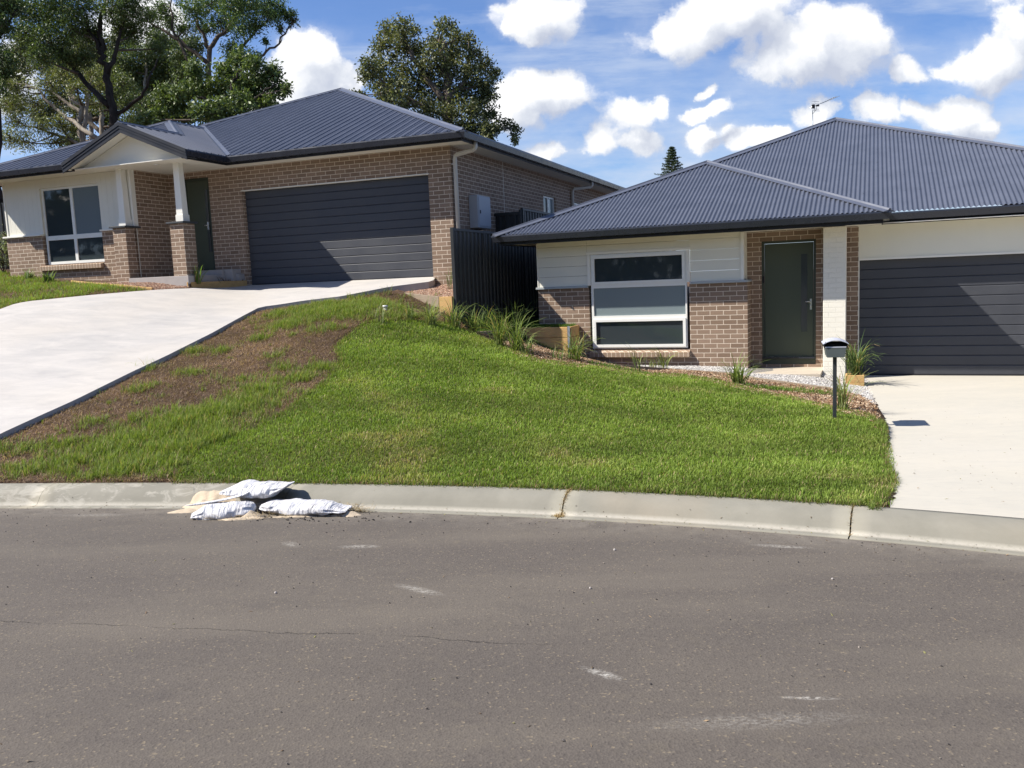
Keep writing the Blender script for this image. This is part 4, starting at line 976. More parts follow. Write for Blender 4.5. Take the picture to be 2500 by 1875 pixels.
m = MB(); m.prism([(a_.x, a_.y), (b2.x, b2.y), (b2.x + n_.x, b2.y + n_.y), (a_.x + n_.x, a_.y + n_.y)], lambda p: (p[0], p[1], 0), lambda p: (p[0], p[1], .215)); m.build('board', M['pine'], gb, bevel=.004)
m = MB(); m.prism([(a_.x + n_.x, a_.y + n_.y), (b2.x + n_.x, b2.y + n_.y), (-.038, b2.y), (-.038, a_.y + .02)], lambda p: (p[0], p[1], 0), lambda p: (p[0], p[1], .18)); m.build('potting_mix', M['mulchbase'], gb)
# letterbox
mbb = empty('letterbox', (3.95, 10.44, -.24), FR.yaw + radians(6)); tag(mbb, 'grey letterbox with curved silver lid on a thin charcoal post in the lawn', 'letterbox')
m = MB(); m.box((-.022, -.022, -.1), (.022, .022, .80)); m.build('post', M['mpost'], mbb, bevel=.003)
m = MB(); W0, W1 = .10, .132
m.prism([(-W0, .795), (W0, .795), (W1 - .012, .91), (-W1 + .012, .91)], lambda p: (p[0], -.15, p[1]), lambda p: (p[0], .20, p[1])); m.build('box', M['mbox'], mbb, bevel=.004)
m = MB(); m.prism([(-W1 + .012, .911), (-W1 + .004, .911), (-W1 - .004, .965), (-W1 + .006, .965)], lambda p: (p[0], -.15, p[1]), lambda p: (p[0], .20, p[1])); m.prism([(W1 - .012, .911), (W1 - .004, .911), (W1 + .004, .965), (W1 - .006, .965)], lambda p: (p[0], -.15, p[1]), lambda p: (p[0], .20, p[1])); m.box((-W1, .18, .911), (W1, .20, .965)); m.box((-W1 + .012, -.06, .905), (W1 - .012, -.05, .955)); m.build('slot_surround', M['rubber'], mbb)
m = MB(); m.box((-W1 + .014, -.152, .914), (W1 - .014, -.142, .926)); m.build('slot_flap', M['mlid'], mbb)
m = MB(); arc = [(-.145 + .29 * t / 12, .955 + .045 * (1 - ((t - 6) / 6) ** 2)) for t in range(13)]; m.prism(arc + [(x, z + .008) for x, z in arc[::-1]], lambda p: (p[0], -.175, p[1]), lambda p: (p[0], .215, p[1])); m.build('lid', M['mlid'], mbb)
for sx in (-1, 1):
    m = MB(); m.tube([(sx * .118, -.16, .975), (sx * .118, -.16, .985)], .006, 8); m.build('rivet', M['mpost'], mbb)
# roof aerial
D_ = 21.6; ant = empty('tv_antenna', at(1983.5, 311.5, D_)); tag(ant, 'thin silver television aerial on a mast above the lower house roof', 'antenna')
o0 = at(1983.5, 311.5, D_); rel = lambda x, y, dd=0.: Vector(at(1960 + x / 15.08, 220 + y / 15.08, D_ + dd) - o0)
m = MB(); m.tube([rel(355, 1380) - Vector((0, 0, .35)), rel(357, 900)], .016, 8); m.tube([rel(357, 900), rel(370, 560)], .010, 6); m.build('mast', M['galv'], ant)
m = MB(); m.tube([rel(375, 860), rel(455, 770), rel(505, 700), rel(510, 600)], .005, 6); m.build('cable', M['rubber'], ant)
bu, bv = rel(600, 520), rel(1235, 245, .0); m = MB(); m.tube([rel(260, 655), rel(430, 590), bu, bv], .009, 6); m.build('boom', M['chrome'], ant)
el = Vector((.35, -.9, 0)).normalized()
for t in np.linspace(0, 1, 9):
    c = bu.lerp(bv, t); m = MB(); h = .055 if t < 1 else .05; m.tube([c - el * h * 1.6 + Vector((-.028, 0, 0)), c + el * h * 1.6 + Vector((.028, 0, 0))], .0045, 5); m.build('element', M['galv'], ant)
for yy, x0, x1 in ((415, 290, 600), (495, 265, 640), (690, 300, 590), (755, 330, 620)):
    m = MB(); m.tube([rel(x0, yy), rel(x1, yy + 15)], .0045, 5); m.build('reflector', M['galv'], ant)
m = MB(); m.tube([rel(440, 390), rel(440, 780)], .007, 5); m.build('reflector_bracket', M['galv'], ant)
m = MB(); q = rel(385, 600); m.box(q - Vector((.03, .03, .045)), q + Vector((.03, .03, .045))); q = rel(545, 570); m.box(q - Vector((.035, .02, .018)), q + Vector((.035, .02, .018))); m.build('dipole_box', M['rubber'], ant)
# inspection cap in the dirt
P = G(941, 757); m = MB(); m.tube([(0, 0, -.1), (0, 0, .045)], .036, 16); m.tube([(0, 0, .045), (0, 0, .085)], .046, 16)
o = m.build('drain_cap', M['whitepvc'], loc=(P[0], P[1], float(gz(P[0], P[1])))); tag(o, 'small white plastic pipe cap poking out of the dirt bank', 'pipe cap')
# surface height anywhere near the kerb
KPX = [0, .05, .105, .135, .16, .19, .225, .27, .33, .40, KW]; KPZ = [.006, .004, -.004, .004, .03, .068, .1, .122, .136, .143, .145]
def surf(x, y):
    d = (y - lipY(x)) * lipN(x)[1]
    return float(roadz(x, y)) if d < 0 else LIPZ + float(np.interp(d, KPX, KPZ)) if d < KW else float(gz(x, y))
# sandbags
def sandbag(P, L, Wd, H, yaw, pitch_, label, pinch=(.9, .9), seed=0, flap=0.):
    nu, nv = 64, 40; V = []; F = []
    for i in range(nu + 1):
        s = -1 + 2 * i / nu; a = abs(s); pe = pinch[0] if s < 0 else pinch[1]
        body = max(1 - a ** 3.2, 0) ** .45; wd = Wd / 2 * (body * (1 - .0) + (0 if a < .8 else (a - .8) / .2 * .42 * (1 - pe)))
        th = H / 2 * (body if pe > .5 else body * (1 - max(a - .55, 0) * 1.9)); th = max(th, .006)
        x = s * L / 2
        for j in range(nv):
            t = 2 * pi * j / nv; cy, cz = cos(t), sin(t)
            yy = wd * (abs(cy) ** .85) * (1 if cy > 0 else -1); z = th * (abs(cz) ** .8) * (1 if cz > 0 else -1)
            nz = mn.noise(Vector((x * 7 + seed, yy * 9, z * 9))) * .020 + abs(mn.noise(Vector((x * 13 + seed, yy * 9 + 5, z * 16)))) * -.012 + mn.noise(Vector((x * 34 + seed, yy * 24 + 5, z * 20))) * .003
            gather = max(a - .45, 0) * (1 - .3 * pe); wr = gather * .030 * sin(t * 9 + seed + 3 * mn.noise(Vector((x * 5, t, seed))))
            r = 1 + (nz + wr) / max(H / 2, .02) * .9
            if z < 0: z *= .62
            V.append((x + nz, yy * r, z * r + flap * max(s, 0) ** 3))
    for i in range(nu):
        for j in range(nv): F.append((i * nv + j, i * nv + (j + 1) % nv, (i + 1) * nv + (j + 1) % nv, (i + 1) * nv + j))
    F += [(nv * 0 + j, nv * 0 + j + 1, nv - 2 - j, nv - 1 - j) for j in range(nv // 2 - 1)]; b0 = nu * nv
    F += [(b0 + j, b0 + nv - 1 - j, b0 + nv - 2 - j, b0 + j + 1) for j in range(nv // 2 - 1)]
    o = fastmesh('sandbag', np.array(V), np.array(F), M['bag'], smooth=True); o.location = P; o.rotation_euler = (0, pitch_, yaw); md = o.modifiers.new('s', 'SUBSURF'); md.levels = 1; md.render_levels = 1
    return tag(o, label, 'sandbag', 'white sandbags in the gutter')
kyaw = lambda x: atan2(-(lipY(x - .2) - lipY(x + .2)), .4)
A_ = at(628, 1190, 8.02); sandbag((A_[0], A_[1], A_[2] - .03), .66, .38, .155, kyaw(A_[0]) + .02, .02, 'uppermost white sandbag, open end spilling sand over the kerb', (.2, .1), 3, flap=.07)
B_ = at(545, 1234, 7.72); sandbag((B_[0], B_[1], -.315), .56, .34, .165, kyaw(B_[0]) + .35, -.02, 'short plump white sandbag lying in the gutter, left of the pair', (.35, 1.), 11)
Cc = at(742, 1230, 7.72); sandbag((Cc[0], Cc[1], -.31), .86, .32, .135, kyaw(Cc[0]) - .05, .0, 'long white sandbag in the gutter with its torn gathered end pointing right', (1., .15), 23)
# empty tail of the upper bag
m = MB(); pa = [at(448, 1240, 7.78), at(500, 1228, 7.80), at(555, 1213, 7.85), at(610, 1204, 7.9)]
vs = []
for i, p in enumerate(pa):
    for k in range(5): vs.append((p[0] + .02 * k + .01 * sin(i * 3 + k), p[1] + .075 * (k - 2) * (.7 + .25 * i) / 2 + .012 * sin(i * 2.3), surf(p[0] + .02 * k, p[1] + .0375 * (k - 2)) + .085 + .012 * sin(k * 2.1 + i * 1.7) + (.0, .01, .045, .085)[i]))
fsx = [(i * 5 + k, i * 5 + k + 1, (i + 1) * 5 + k + 1, (i + 1) * 5 + k) for i in range(3) for k in range(4)]
m.add(vs, fsx, True); o = m.build('empty_bag', M['bag']); md = o.modifiers.new('t', 'SOLIDIFY'); md.thickness = .012; md = o.modifiers.new('s', 'SUBSURF'); md.levels = 2; md.render_levels = 2; tag(o, 'flat empty white bag end folded over the plump sandbag', 'bag')
# spilt sand
def mound(c, rx, ry, h, yaw, seed):
    nr, na = 22, 56; V = []; F = []
    for i in range(nr + 1):
        for j in range(na):
            t = 2 * pi * j / na; rr = i / nr; k = rr * (1 + .28 * mn.noise(Vector((cos(t) * 1.6 + seed, sin(t) * 1.6, 0))) + .12 * mn.noise(Vector((cos(t) * 5 + seed, sin(t) * 5, 2))))
            x = k * rx * cos(t); y = k * ry * sin(t); X = c[0] + x * cos(yaw) - y * sin(yaw); Y = c[1] + x * sin(yaw) + y * cos(yaw)
            z = surf(X, Y) + h * (1 - rr ** 1.6) * (.85 + .5 * mn.noise(Vector((X * 12, Y * 12, seed)))) - .012 * rr ** 4 + .004; V.append((X, Y, z))
    for i in range(nr):
        for j in range(na): F.append((i * na + j, i * na + (j + 1) % na, (i + 1) * na + (j + 1) % na, (i + 1) * na + j))
    return V, F
V = []; F = []
for args in [(at(505, 1200, 8.1), .27, .20, .07, .1, 1.), (at(610, 1205, 8.0), .26, .12, .06, .0, 31.), (at(455, 1218, 7.95), .17, .09, .02, .2, 5.), (at(590, 1258, 7.55), .24, .04, .014, .05, 9.), (at(845, 1248, 7.6), .16, .10, .03, -.1, 14.), (at(740, 1252, 7.58), .4, .03, .006, -.03, 20.), (at(610, 1240, 7.65), .1, .12, .04, 0, 25.), (at(700, 1195, 7.95), .2, .08, .01, 0, 26.)]:
    v, f = mound(*args); o_ = len(V); V += v; F += [tuple(i + o_ for i in q) for q in f]
o = fastmesh('spilt_sand', np.array(V), np.array(F), M['sand'], smooth=True); tag(o, 'sandy spill around the white bags', 'sand', kind='stuff')

# ================================================================== small scattered stuff
def chips(name, P, sx, sy, sz, tint, material, rng, label, cat):
    """P (n,3) centres; little irregular octahedra"""
    n = len(P); yaw = rng.uniform(0, 2 * pi, n); tl = rng.normal(0, .35, n); base = np.array([[1, 0, 0], [0, 1, 0], [-1, 0, 0], [0, -1, 0], [0, 0, 1], [0, 0, -1.]])
    S = np.stack([sx, sy, sz], 1) / 2; V = base[None] * S[:, None] * rng.uniform(.7, 1.3, (n, 6, 1)); c, s = np.cos(tl)[:, None], np.sin(tl)[:, None]
    x = V[..., 0] * c - V[..., 2] * s; z = V[..., 0] * s + V[..., 2] * c; y = V[..., 1]; c, s = np.cos(yaw)[:, None], np.sin(yaw)[:, None]
    V = np.stack([x * c - y * s, x * s + y * c, z], -1) + P[:, None]
    f = np.array([[0, 1, 4], [1, 2, 4], [2, 3, 4], [3, 0, 4], [1, 0, 5], [2, 1, 5], [3, 2, 5], [0, 3, 5]]); F = (np.arange(n)[:, None, None] * 6 + f[None]).reshape(-1, 3)
    o = fastmesh(name, V.reshape(-1, 3), F, material, np.repeat(tint, 6, 0)); return tag(o, label, cat, kind='stuff')
def sample(poly, dens, rng, jit=0.):
    A = np.array([p[:2] for p in poly]); lo, hi = A.min(0) - jit, A.max(0) + jit; n = int(dens * np.prod(hi - lo)); q = rng.uniform(lo, hi, (n, 2))
    return q[inpoly(q[:, 0] + jit * rng.normal(0, 1, n), q[:, 1] + jit * rng.normal(0, 1, n), A)]
r_ = np.random.default_rng(5)
def pal(cols, n, rng, j=.15):
    c = np.array(cols)[rng.integers(0, len(cols), n)]; return c * rng.uniform(1 - j, 1 + j, (n, 1))
q = sample(MULCH, 2600, r_, .03); P = np.c_[q, gz(q[:, 0], q[:, 1]) + r_.uniform(.0, .022, len(q))]; n = len(P)
chips('bark_mulch', P, r_.uniform(.02, .075, n), r_.uniform(.008, .025, n), r_.uniform(.004, .012, n), pal([(.27, .16, .09), (.42, .29, .18), (.13, .075, .045), (.52, .41, .29), (.22, .125, .07)], n, r_), M['chip'], r_, 'bark mulch', 'mulch')
q = sample(GRAVEL, 5200, r_, .02); q = q[~inpoly(q[:, 0], q[:, 1], [FR.W(*k, 0) for k in ((.55, -.58), (1.82, -.58), (1.82, .4), (.55, .4))])]; P = np.c_[q, gz(q[:, 0], q[:, 1]) + r_.uniform(.0, .012, len(q))]; n = len(P)
chips('grey_gravel', P, r_.uniform(.014, .034, n), r_.uniform(.012, .026, n), r_.uniform(.010, .02, n), pal([(.52, .50, .47), (.40, .38, .36), (.62, .60, .56), (.30, .28, .27)], n, r_), M['stone'], r_, 'grey gravel', 'gravel')
q = np.r_[sample(BEDP, 4000, r_), sample(PB2, 3000, r_, .03)]; q = q[~inpoly(q[:, 0], q[:, 1], DRL)]; P = np.c_[q, gz(q[:, 0], q[:, 1]) + r_.uniform(0, .014, len(q))]; n = len(P)
chips('brown_pebbles', P, r_.uniform(.016, .040, n), r_.uniform(.014, .03, n), r_.uniform(.01, .022, n), pal([(.38, .22, .15), (.46, .31, .21), (.30, .17, .12), (.55, .42, .32), (.25, .16, .12)], n, r_), M['stone'], r_, 'brown and pink pebbles', 'pebbles')
q = []
for _ in range(70):
    px = 850 + r_.normal(-30, 130); py = 1262 + abs(r_.normal(0, 10)); d = ray((px, py)); t = (EYE - LIPZ) / -d[2]; p = C0 + d * t; q.append(p[:2])
for _ in range(260): x = r_.uniform(-5, 4.5); q.append((x, lipY(x) - abs(r_.exponential(.5)) - .01))
for _ in range(120): x = r_.uniform(-3.5, 4); q.append((x, r_.uniform(2.2, 7)))
q = np.array(q); z = np.array([surf(*k) for k in q]); n = len(q); P = np.c_[q, z + .004]; sz = r_.uniform(.005, .013, n); sz[:70] = r_.uniform(.010, .024, 70)
tn = pal([(.09, .08, .075), (.05, .045, .045), (.22, .19, .16)], n, r_); tn[:70] = tn[:70] * .5
chips('loose_stones', P, sz * 1.3, sz, sz * .8, tn, M['stone'], r_, 'crumbs of stone on the asphalt', 'gravel')
for i, (px, py) in enumerate(((1499, 1306), (672, 1432), (1440, 1412), (2032, 1377))):
    d = ray((px, py)); t = (EYE + .2) / -d[2]; p = C0 + d * t; bm = bmesh.new(); bmesh.ops.create_icosphere(bm, subdivisions=2, radius=.0095 - .001 * i)
    for v in bm.verts: v.co *= 1 + .35 * mn.noise(v.co * 60 + Vector((i, 0, 0)))
    me = bpy.data.meshes.new('stone'); bm.to_mesh(me); bm.free(); me.materials.append(M['block']); o = bpy.data.objects.new('stone', me); COL.objects.link(o); o.location = (p[0], p[1], surf(p[0], p[1]) + .005)
    tag(o, ['pale pebble on the asphalt just below the kerb joint', 'small pale stone on the asphalt at the left, above the crack', 'tiny stone in the middle of the road', 'small stone on the right of the road near the driveway kerb'][i], 'stone')

def crack(pts, w, label):  # flat dark strip laid on the ground, painting the shade in a crack
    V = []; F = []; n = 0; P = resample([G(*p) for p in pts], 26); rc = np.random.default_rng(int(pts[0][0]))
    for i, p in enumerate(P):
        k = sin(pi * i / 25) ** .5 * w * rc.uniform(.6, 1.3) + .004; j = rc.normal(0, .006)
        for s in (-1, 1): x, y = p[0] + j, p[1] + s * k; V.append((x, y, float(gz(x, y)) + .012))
    F = [(2 * i, 2 * i + 2, 2 * i + 3, 2 * i + 1) for i in range(25)]; o = fastmesh('soil_crack_shade', np.array(V), np.array(F), M['crackshade']); tag(o, kind='structure')
M['crackshade'] = soilmat('painted_crack_shade', (.012, .009, .007), (.035, .024, .018), (.02, .015, .01), 40.)  # near-black colour stands in for shade down in the turf cracks
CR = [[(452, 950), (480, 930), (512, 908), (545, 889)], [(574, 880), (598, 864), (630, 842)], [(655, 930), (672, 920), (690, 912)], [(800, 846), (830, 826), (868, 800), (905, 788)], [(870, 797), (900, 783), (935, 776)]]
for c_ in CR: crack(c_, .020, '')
# ================================================================== grass
def blades(name, P, ln, wd, lean, az, tint, label, cat, kind='stuff', tipk=1.15, basek=.6, mat_=None):
    """P base points; each blade is 3 triangles: bent strip"""
    n = len(P); up = np.cos(lean); hz = np.sin(lean); dx, dy = np.cos(az), np.sin(az); wx, wy = -dy * wd / 2, dx * wd / 2
    b = P; mid = b + np.stack([dx * hz * ln * .45, dy * hz * ln * .45, up * ln * .62], 1); tip = b + np.stack([dx * hz * ln, dy * hz * ln, up * ln * .95], 1)
    W = np.stack([wx, wy, 0 * wx], 1)
    V = np.stack([b - W, b + W, mid - W * .8, mid + W * .8, tip], 1).reshape(-1, 3)
    f = np.array([[0, 1, 3], [0, 3, 2], [2, 3, 4]]); F = (np.arange(n)[:, None, None] * 5 + f[None]).reshape(-1, 3)
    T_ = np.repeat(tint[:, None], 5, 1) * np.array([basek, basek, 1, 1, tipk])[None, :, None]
    o = fastmesh(name, V, F, mat_ or M['blade'], T_.reshape(-1, 3).clip(0, 1)); return tag(o, label, cat, kind=kind)
g_ = np.random.default_rng(21)
def mixc(a, b, t): t = np.clip(t, 0, 1)[:, None]; return np.array(a) * (1 - t) + np.array(b) * t
# the vivid lawn
q = sample(LAWN, 6400, g_, .06)
keep = (q[:, 1] > lipY(q[:, 0]) + KW * .93); q = q[keep]; dist = np.hypot(q[:, 0], q[:, 1]); pr = np.clip(1.25 - (dist - 8) / 11., .45, 1); q = q[g_.uniform(0, 1, len(q)) < pr]; dist = np.hypot(q[:, 0], q[:, 1])
x, y = q[:, 0], q[:, 1]; n = len(q); N1 = wnoise(x * .8, y * .8, 0, 6); N2 = wnoise(x + 5, y * 1.3, 4, 12); N3 = wnoise(x * 3.1, y * 3.1 + 3, 4, 14)
ln = g_.uniform(.026, .054, n) * (1 + .25 * N3) * np.where(dist > 12, 1.15, 1); P = np.c_[q, gz(x, y) - .004]
dry = np.clip(.02 + .55 * (N1 + .75 * N2 - .40), 0, .55)
c = mixc((.130, .196, .028), (.240, .325, .062), .5 + .45 * N2 + g_.normal(0, .22, n)); c = mixc(c, (.25, .24, .07), dry * .8) if False else c * (1 - dry[:, None] * .8) + np.array((.32, .29, .10)) * dry[:, None] * .8
dead = g_.uniform(0, 1, n) < (.04 + .5 * dry ** 2 + .10 * (dry > .3)); c[dead] = np.array((.42, .33, .18)) * g_.uniform(.7, 1.2, (dead.sum(), 1)); c *= g_.uniform(.78, 1.25, (n, 1))
cell = (np.floor(x / .021) * 7919 + np.floor(y / .021) * 104729).astype(np.int64) % 9973; hv = ((cell * 2654435761) % 1000) / 1000.; c *= (.72 + .56 * hv)[:, None]
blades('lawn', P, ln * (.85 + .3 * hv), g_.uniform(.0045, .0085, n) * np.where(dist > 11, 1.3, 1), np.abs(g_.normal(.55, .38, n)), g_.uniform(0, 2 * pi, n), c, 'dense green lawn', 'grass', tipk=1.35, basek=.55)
# lawn fringe: longer blades along the edges
fr = []
edge = LAWN; ed = [p[:2] for p in edge]
for a, b_ in zip(ed, ed[1:] + ed[:1]):
    a, b_ = np.array(a), np.array(b_); L_ = np.linalg.norm(b_ - a); k = int(L_ * 420); t = g_.uniform(0, 1, (k, 1)); fr.append(a + (b_ - a) * t + g_.normal(0, .018, (k, 2)))
q = np.concatenate(fr); rd = q[:, 1] < lipY(q[:, 0]) + KW + .05; q = q[(q[:, 1] > lipY(q[:, 0]) + KW * .9)]; x, y = q.T; n = len(q); P = np.c_[q, np.maximum(gz(x, y), BACKZ * (y < lipY(x) + KW + .1) - 1 * (y >= lipY(x) + KW + .1)) - .004]
c = mixc((.10, .15, .024), (.19, .26, .05), g_.uniform(0, 1, n)); dd = g_.uniform(0, 1, n) < .22; c[dd] = np.array((.30, .22, .12)) * g_.uniform(.6, 1.2, (dd.sum(), 1))
blades('lawn_edge', P, g_.uniform(.035, .085, n), g_.uniform(.004, .007, n), np.abs(g_.normal(.75, .4, n)), g_.uniform(0, 2 * pi, n), c, 'ragged lawn fringe', 'grass')
# terrace grass behind the sleepers
TP = [DSA, DSB, FR.W(-4.1, -.69, 0), FR.W(-2.68, -.68, 0), FR.W(-2.68, -.02, 0), FR.W(-3.5, -.02, 0), FR.W(-3.5, 2.0, 0), FL.W(1.0, 2.0, 0), FL.W(1.0, -1.4, 0)]
q = sample(TP, 3500, g_); lu, lv = frac(FL, q[:, 0], q[:, 1]); q = q[lu > 1.0]; n = len(q); P = np.c_[q, gz(*q.T)]
blades('grass', P, g_.uniform(.05, .10, n), g_.uniform(.005, .008, n), np.abs(g_.normal(.4, .3, n)), g_.uniform(0, 2 * pi, n), mixc((.06, .12, .016), (.12, .20, .03), g_.uniform(0, 1, n)), 'grass behind the sleeper wall', 'grass')
# dead turf bank: thatch and green tufts
BANK = [p for p in dr_r[1:]] + [np.array([x + lipN(x)[0] * KW, lipY(x) + lipN(x)[1] * KW, 0]) for x in np.arange(-6.6, -1.6, .3)] + [G(560, 1070), G(760, 960), G(835, 880), G(850, 822), G(890, 790), G(1040, 788), G(1140, 806), G(1120, 772), G(1085, 745), G(960, 712)]
q = sample(BANK, 5200, g_, .02); q = q[~inpoly(q[:, 0], q[:, 1], DRL) & ~inpoly(q[:, 0], q[:, 1], LAWN) & (q[:, 1] > lipY(q[:, 0]) + KW)]
x, y = q.T; n = len(q); N = wnoise(x * 1.2, y * 1.2, 2, 12); P = np.c_[q, gz(x, y) + g_.uniform(-.004, .010, n)]
c = pal([(.20, .135, .092), (.30, .21, .15), (.12, .078, .055), (.42, .31, .22), (.23, .15, .105)], n, g_); c *= (1 + .42 * N)[:, None]
blades('dead_turf', P, g_.uniform(.02, .06, n), g_.uniform(.003, .007, n), np.abs(g_.normal(1.15, .25, n)), g_.uniform(0, 2 * pi, n), c, 'brown dead turf', 'dead grass', basek=.8)
GSP = [(400, 1105, 1.0, 1.5), (530, 1075, .9, 1.4), (640, 1070, .7, 1.2), (250, 1100, .55, 1.2), (340, 1075, .5, 1.3), (440, 1040, .7, 1.4), (560, 1010, .5, 1.2), (170, 1130, .4, .9), (110, 1150, .4, .6), (30, 1150, .35, .4), (640, 955, .55, 1.1), (600, 985, .5, 1.2), (720, 930, .4, 1.), (780, 900, .4, 1.), (500, 1010, .6, 1.2), (380, 1030, .5, .7), (470, 912, .22, .9), (470, 860, .28, .9), (365, 902, .2, 1.), (640, 828, .3, .9), (540, 858, .3, .6),
       (700, 795, .55, 1.4), (830, 760, .9, 1.7), (900, 742, .8, 1.7), (760, 770, .7, 1.5), (800, 745, .5, 1.6), (730, 760, .5, 1.2), (680, 770, .4, 1.2), (860, 770, .5, 1.4), (960, 752, .4, .7), (860, 725, .5, 1.), (1000, 770, .5, .5), (300, 1150, .8, 1.), (480, 1150, .6, .6), (700, 1150, .5, .8), (765, 812, .25, .8), (160, 1090, .4, .8), (60, 1095, .35, .7), (700, 900, .35, .5), (750, 980, .5, .6), (590, 930, .35, .4), (330, 955, .3, .4), (230, 1035, .3, .5), (950, 775, .4, .7), (820, 800, .3, .5), (680, 870, .3, .3)]
pts = []; hh = []
for (px, py, r, dn) in GSP:
    c0 = G(px, py); k = int(210 * dn * r * r * pi * .35) + 3
    for _ in range(k):
        a, rr = g_.uniform(0, 2 * pi), r * abs(g_.normal(0, .55)); cx, cy = c0[0] + cos(a) * rr, c0[1] + sin(a) * rr * .8
        if inpoly(cx, cy, LAWN) or inpoly(cx, cy, DRL) or cy < lipY(cx) + KW + .02: continue
        m_ = int(g_.integers(14, 42)); s = g_.uniform(.02, .085); pts.append(np.c_[cx + g_.normal(0, s, m_), cy + g_.normal(0, s, m_)]); hh.append(np.full(m_, g_.uniform(.05, .15)))
for _ in range(420):     # stray tufts anywhere on the bank
    px, py = g_.uniform(0, 1000), g_.uniform(740, 1165); c0 = G(px, py)
    if not inpoly(c0[0], c0[1], BANK) or inpoly(c0[0], c0[1], DRL) or inpoly(c0[0], c0[1], LAWN): continue
    m_ = int(g_.integers(6, 26)); s = g_.uniform(.01, .05); pts.append(np.c_[c0[0] + g_.normal(0, s, m_), c0[1] + g_.normal(0, s, m_)]); hh.append(np.full(m_, g_.uniform(.03, .09)))
q = np.concatenate(pts); h = np.concatenate(hh); ok = q[:, 1] > lipY(q[:, 0]) + KW - .03; q, h = q[ok], h[ok]; ok = ~inpoly(q[:, 0], q[:, 1], DRL); q, h = q[ok], h[ok]; n = len(q); P = np.c_[q, gz(*q.T) - .004]
c = mixc((.11, .17, .028), (.26, .33, .075), g_.uniform(0, 1, n)); dd = g_.uniform(0, 1, n) < .12; c[dd] = np.array((.36, .29, .15)) * g_.uniform(.7, 1.2, (dd.sum(), 1))
blades('weeds', P, h * g_.uniform(.6, 1.3, n), g_.uniform(.004, .008, n), np.abs(g_.normal(.65, .38, n)), g_.uniform(0, 2 * pi, n), c, 'green tufts growing through the dead turf', 'weeds')
# patchy grass in front of the upper house
UPL = [G(*p) for p in [(-260, 800), (-30, 775), (0, 757), (40, 742), (81, 736), (285, 717), (380, 711), (300, 702), (234, 697), (150, 690), (60, 672), (0, 664), (-200, 690)]]
q = sample(UPL, 2600, g_, .02); q = q[~inpoly(q[:, 0], q[:, 1], DRL)]; x, y = q.T; N = wnoise(x, y * 1.4, 2, 12); k = N + g_.normal(0, .3, len(x)) > -.12; q = q[k]; x, y = q.T; n = len(q); P = np.c_[q, gz(x, y)]
c = mixc((.12, .19, .028), (.27, .36, .07), .5 + .4 * N[k] + g_.normal(0, .2, n)); dd = g_.uniform(0, 1, n) < .14; c[dd] = (.30, .21, .13)
blades('grass', P, g_.uniform(.04, .12, n), g_.uniform(.006, .011, n), np.abs(g_.normal(.6, .35, n)), g_.uniform(0, 2 * pi, n), c, 'patchy grass in front of the upper house', 'grass')
x, y = sample(UPL, 1500, g_).T; n = len(x); blades('dead_turf', np.c_[x, y, gz(x, y)], g_.uniform(.02, .06, n), g_.uniform(.006, .01, n), np.abs(g_.normal(1.15, .25, n)), g_.uniform(0, 2 * pi, n), pal([(.2, .125, .085), (.3, .21, .15), (.14, .09, .06)], n, g_), 'dry thatch in front of the upper house', 'dead grass', basek=.8)
# ground cover patches in the mulch
q = []
for (px, py, rx, ry, k) in [(1950, 958, .55, .22, 900), (1875, 952, .35, .15, 500), (1530, 905, .4, .15, 400), (1480, 897, .3, .12, 260), (1700, 925, .4, .1, 200)]:
    c0 = G(px, py); a = g_.uniform(0, 2 * pi, k); r = np.sqrt(g_.uniform(0, 1, k)); u, v = np.cos(a) * r * rx, np.sin(a) * r * ry; q.append(np.c_[c0[0] + u * FR.u[0] + v * FR.v[0], c0[1] + u * FR.u[1] + v * FR.v[1]])
q = np.concatenate(q); n = len(q); blades('ground_cover', np.c_[q, gz(*q.T)], g_.uniform(.04, .11, n), g_.uniform(.006, .010, n), np.abs(g_.normal(.8, .35, n)), g_.uniform(0, 2 * pi, n), mixc((.07, .14, .02), (.17, .27, .04), g_.uniform(0, 1, n)), 'low green ground cover in the mulch', 'ground cover')
# dry weeds in the kerb joint, stalks over the kerb and straw near the bags
q = []; k = 260; d = g_.uniform(.02, KW, k); x = .335 + g_.normal(0, .009, k) + .0 * d; nn = lipN(np.full(k, .335)); q = np.c_[x + nn[0] * d + .0, lipY(x) + nn[1] * d]
k2 = 160; q = np.r_[q, np.c_[.345 + g_.normal(0, .028, k2), lipY(.34) + .06 + g_.normal(0, .03, k2)]]
k3 = 70; d = g_.uniform(.1, KW, k3); q = np.r_[q, np.c_[2.44 + lipN(2.44)[0] * d + g_.normal(0, .004, k3), lipY(2.44) + lipN(2.44)[1] * d]]
z = np.array([surf(*k_) for k_ in q]); n = len(q)
blades('dry_grass', np.c_[q, z], g_.uniform(.015, .05, n), g_.uniform(.002, .004, n), np.abs(g_.normal(1.1, .3, n)), g_.uniform(0, 2 * pi, n), pal([(.42, .30, .15), (.30, .2, .11), (.5, .38, .2)], n, g_), 'dry weeds in the kerb joints', 'dead grass')
q = []
for (px, py, s, k) in [(870, 1240, .055, 150), (850, 1230, .05, 80), (640, 1258, .14, 90), (520, 1262, .09, 70), (470, 1205, .12, 60)]:
    d = ray((px, py)); t = (EYE - LIPZ - .04) / -d[2]; p = C0 + d * t; q.append(np.c_[p[0] + g_.normal(0, s, k), p[1] + g_.normal(0, s * .45, k)])
for (px, k) in ((300, 60), (345, 90), (120, 40), (375, 60), (255, 30)):
    c0 = G(px, 1166); q.append(np.c_[c0[0] + g_.normal(0, .09, k), c0[1] - np.abs(g_.normal(.03, .06, k))])
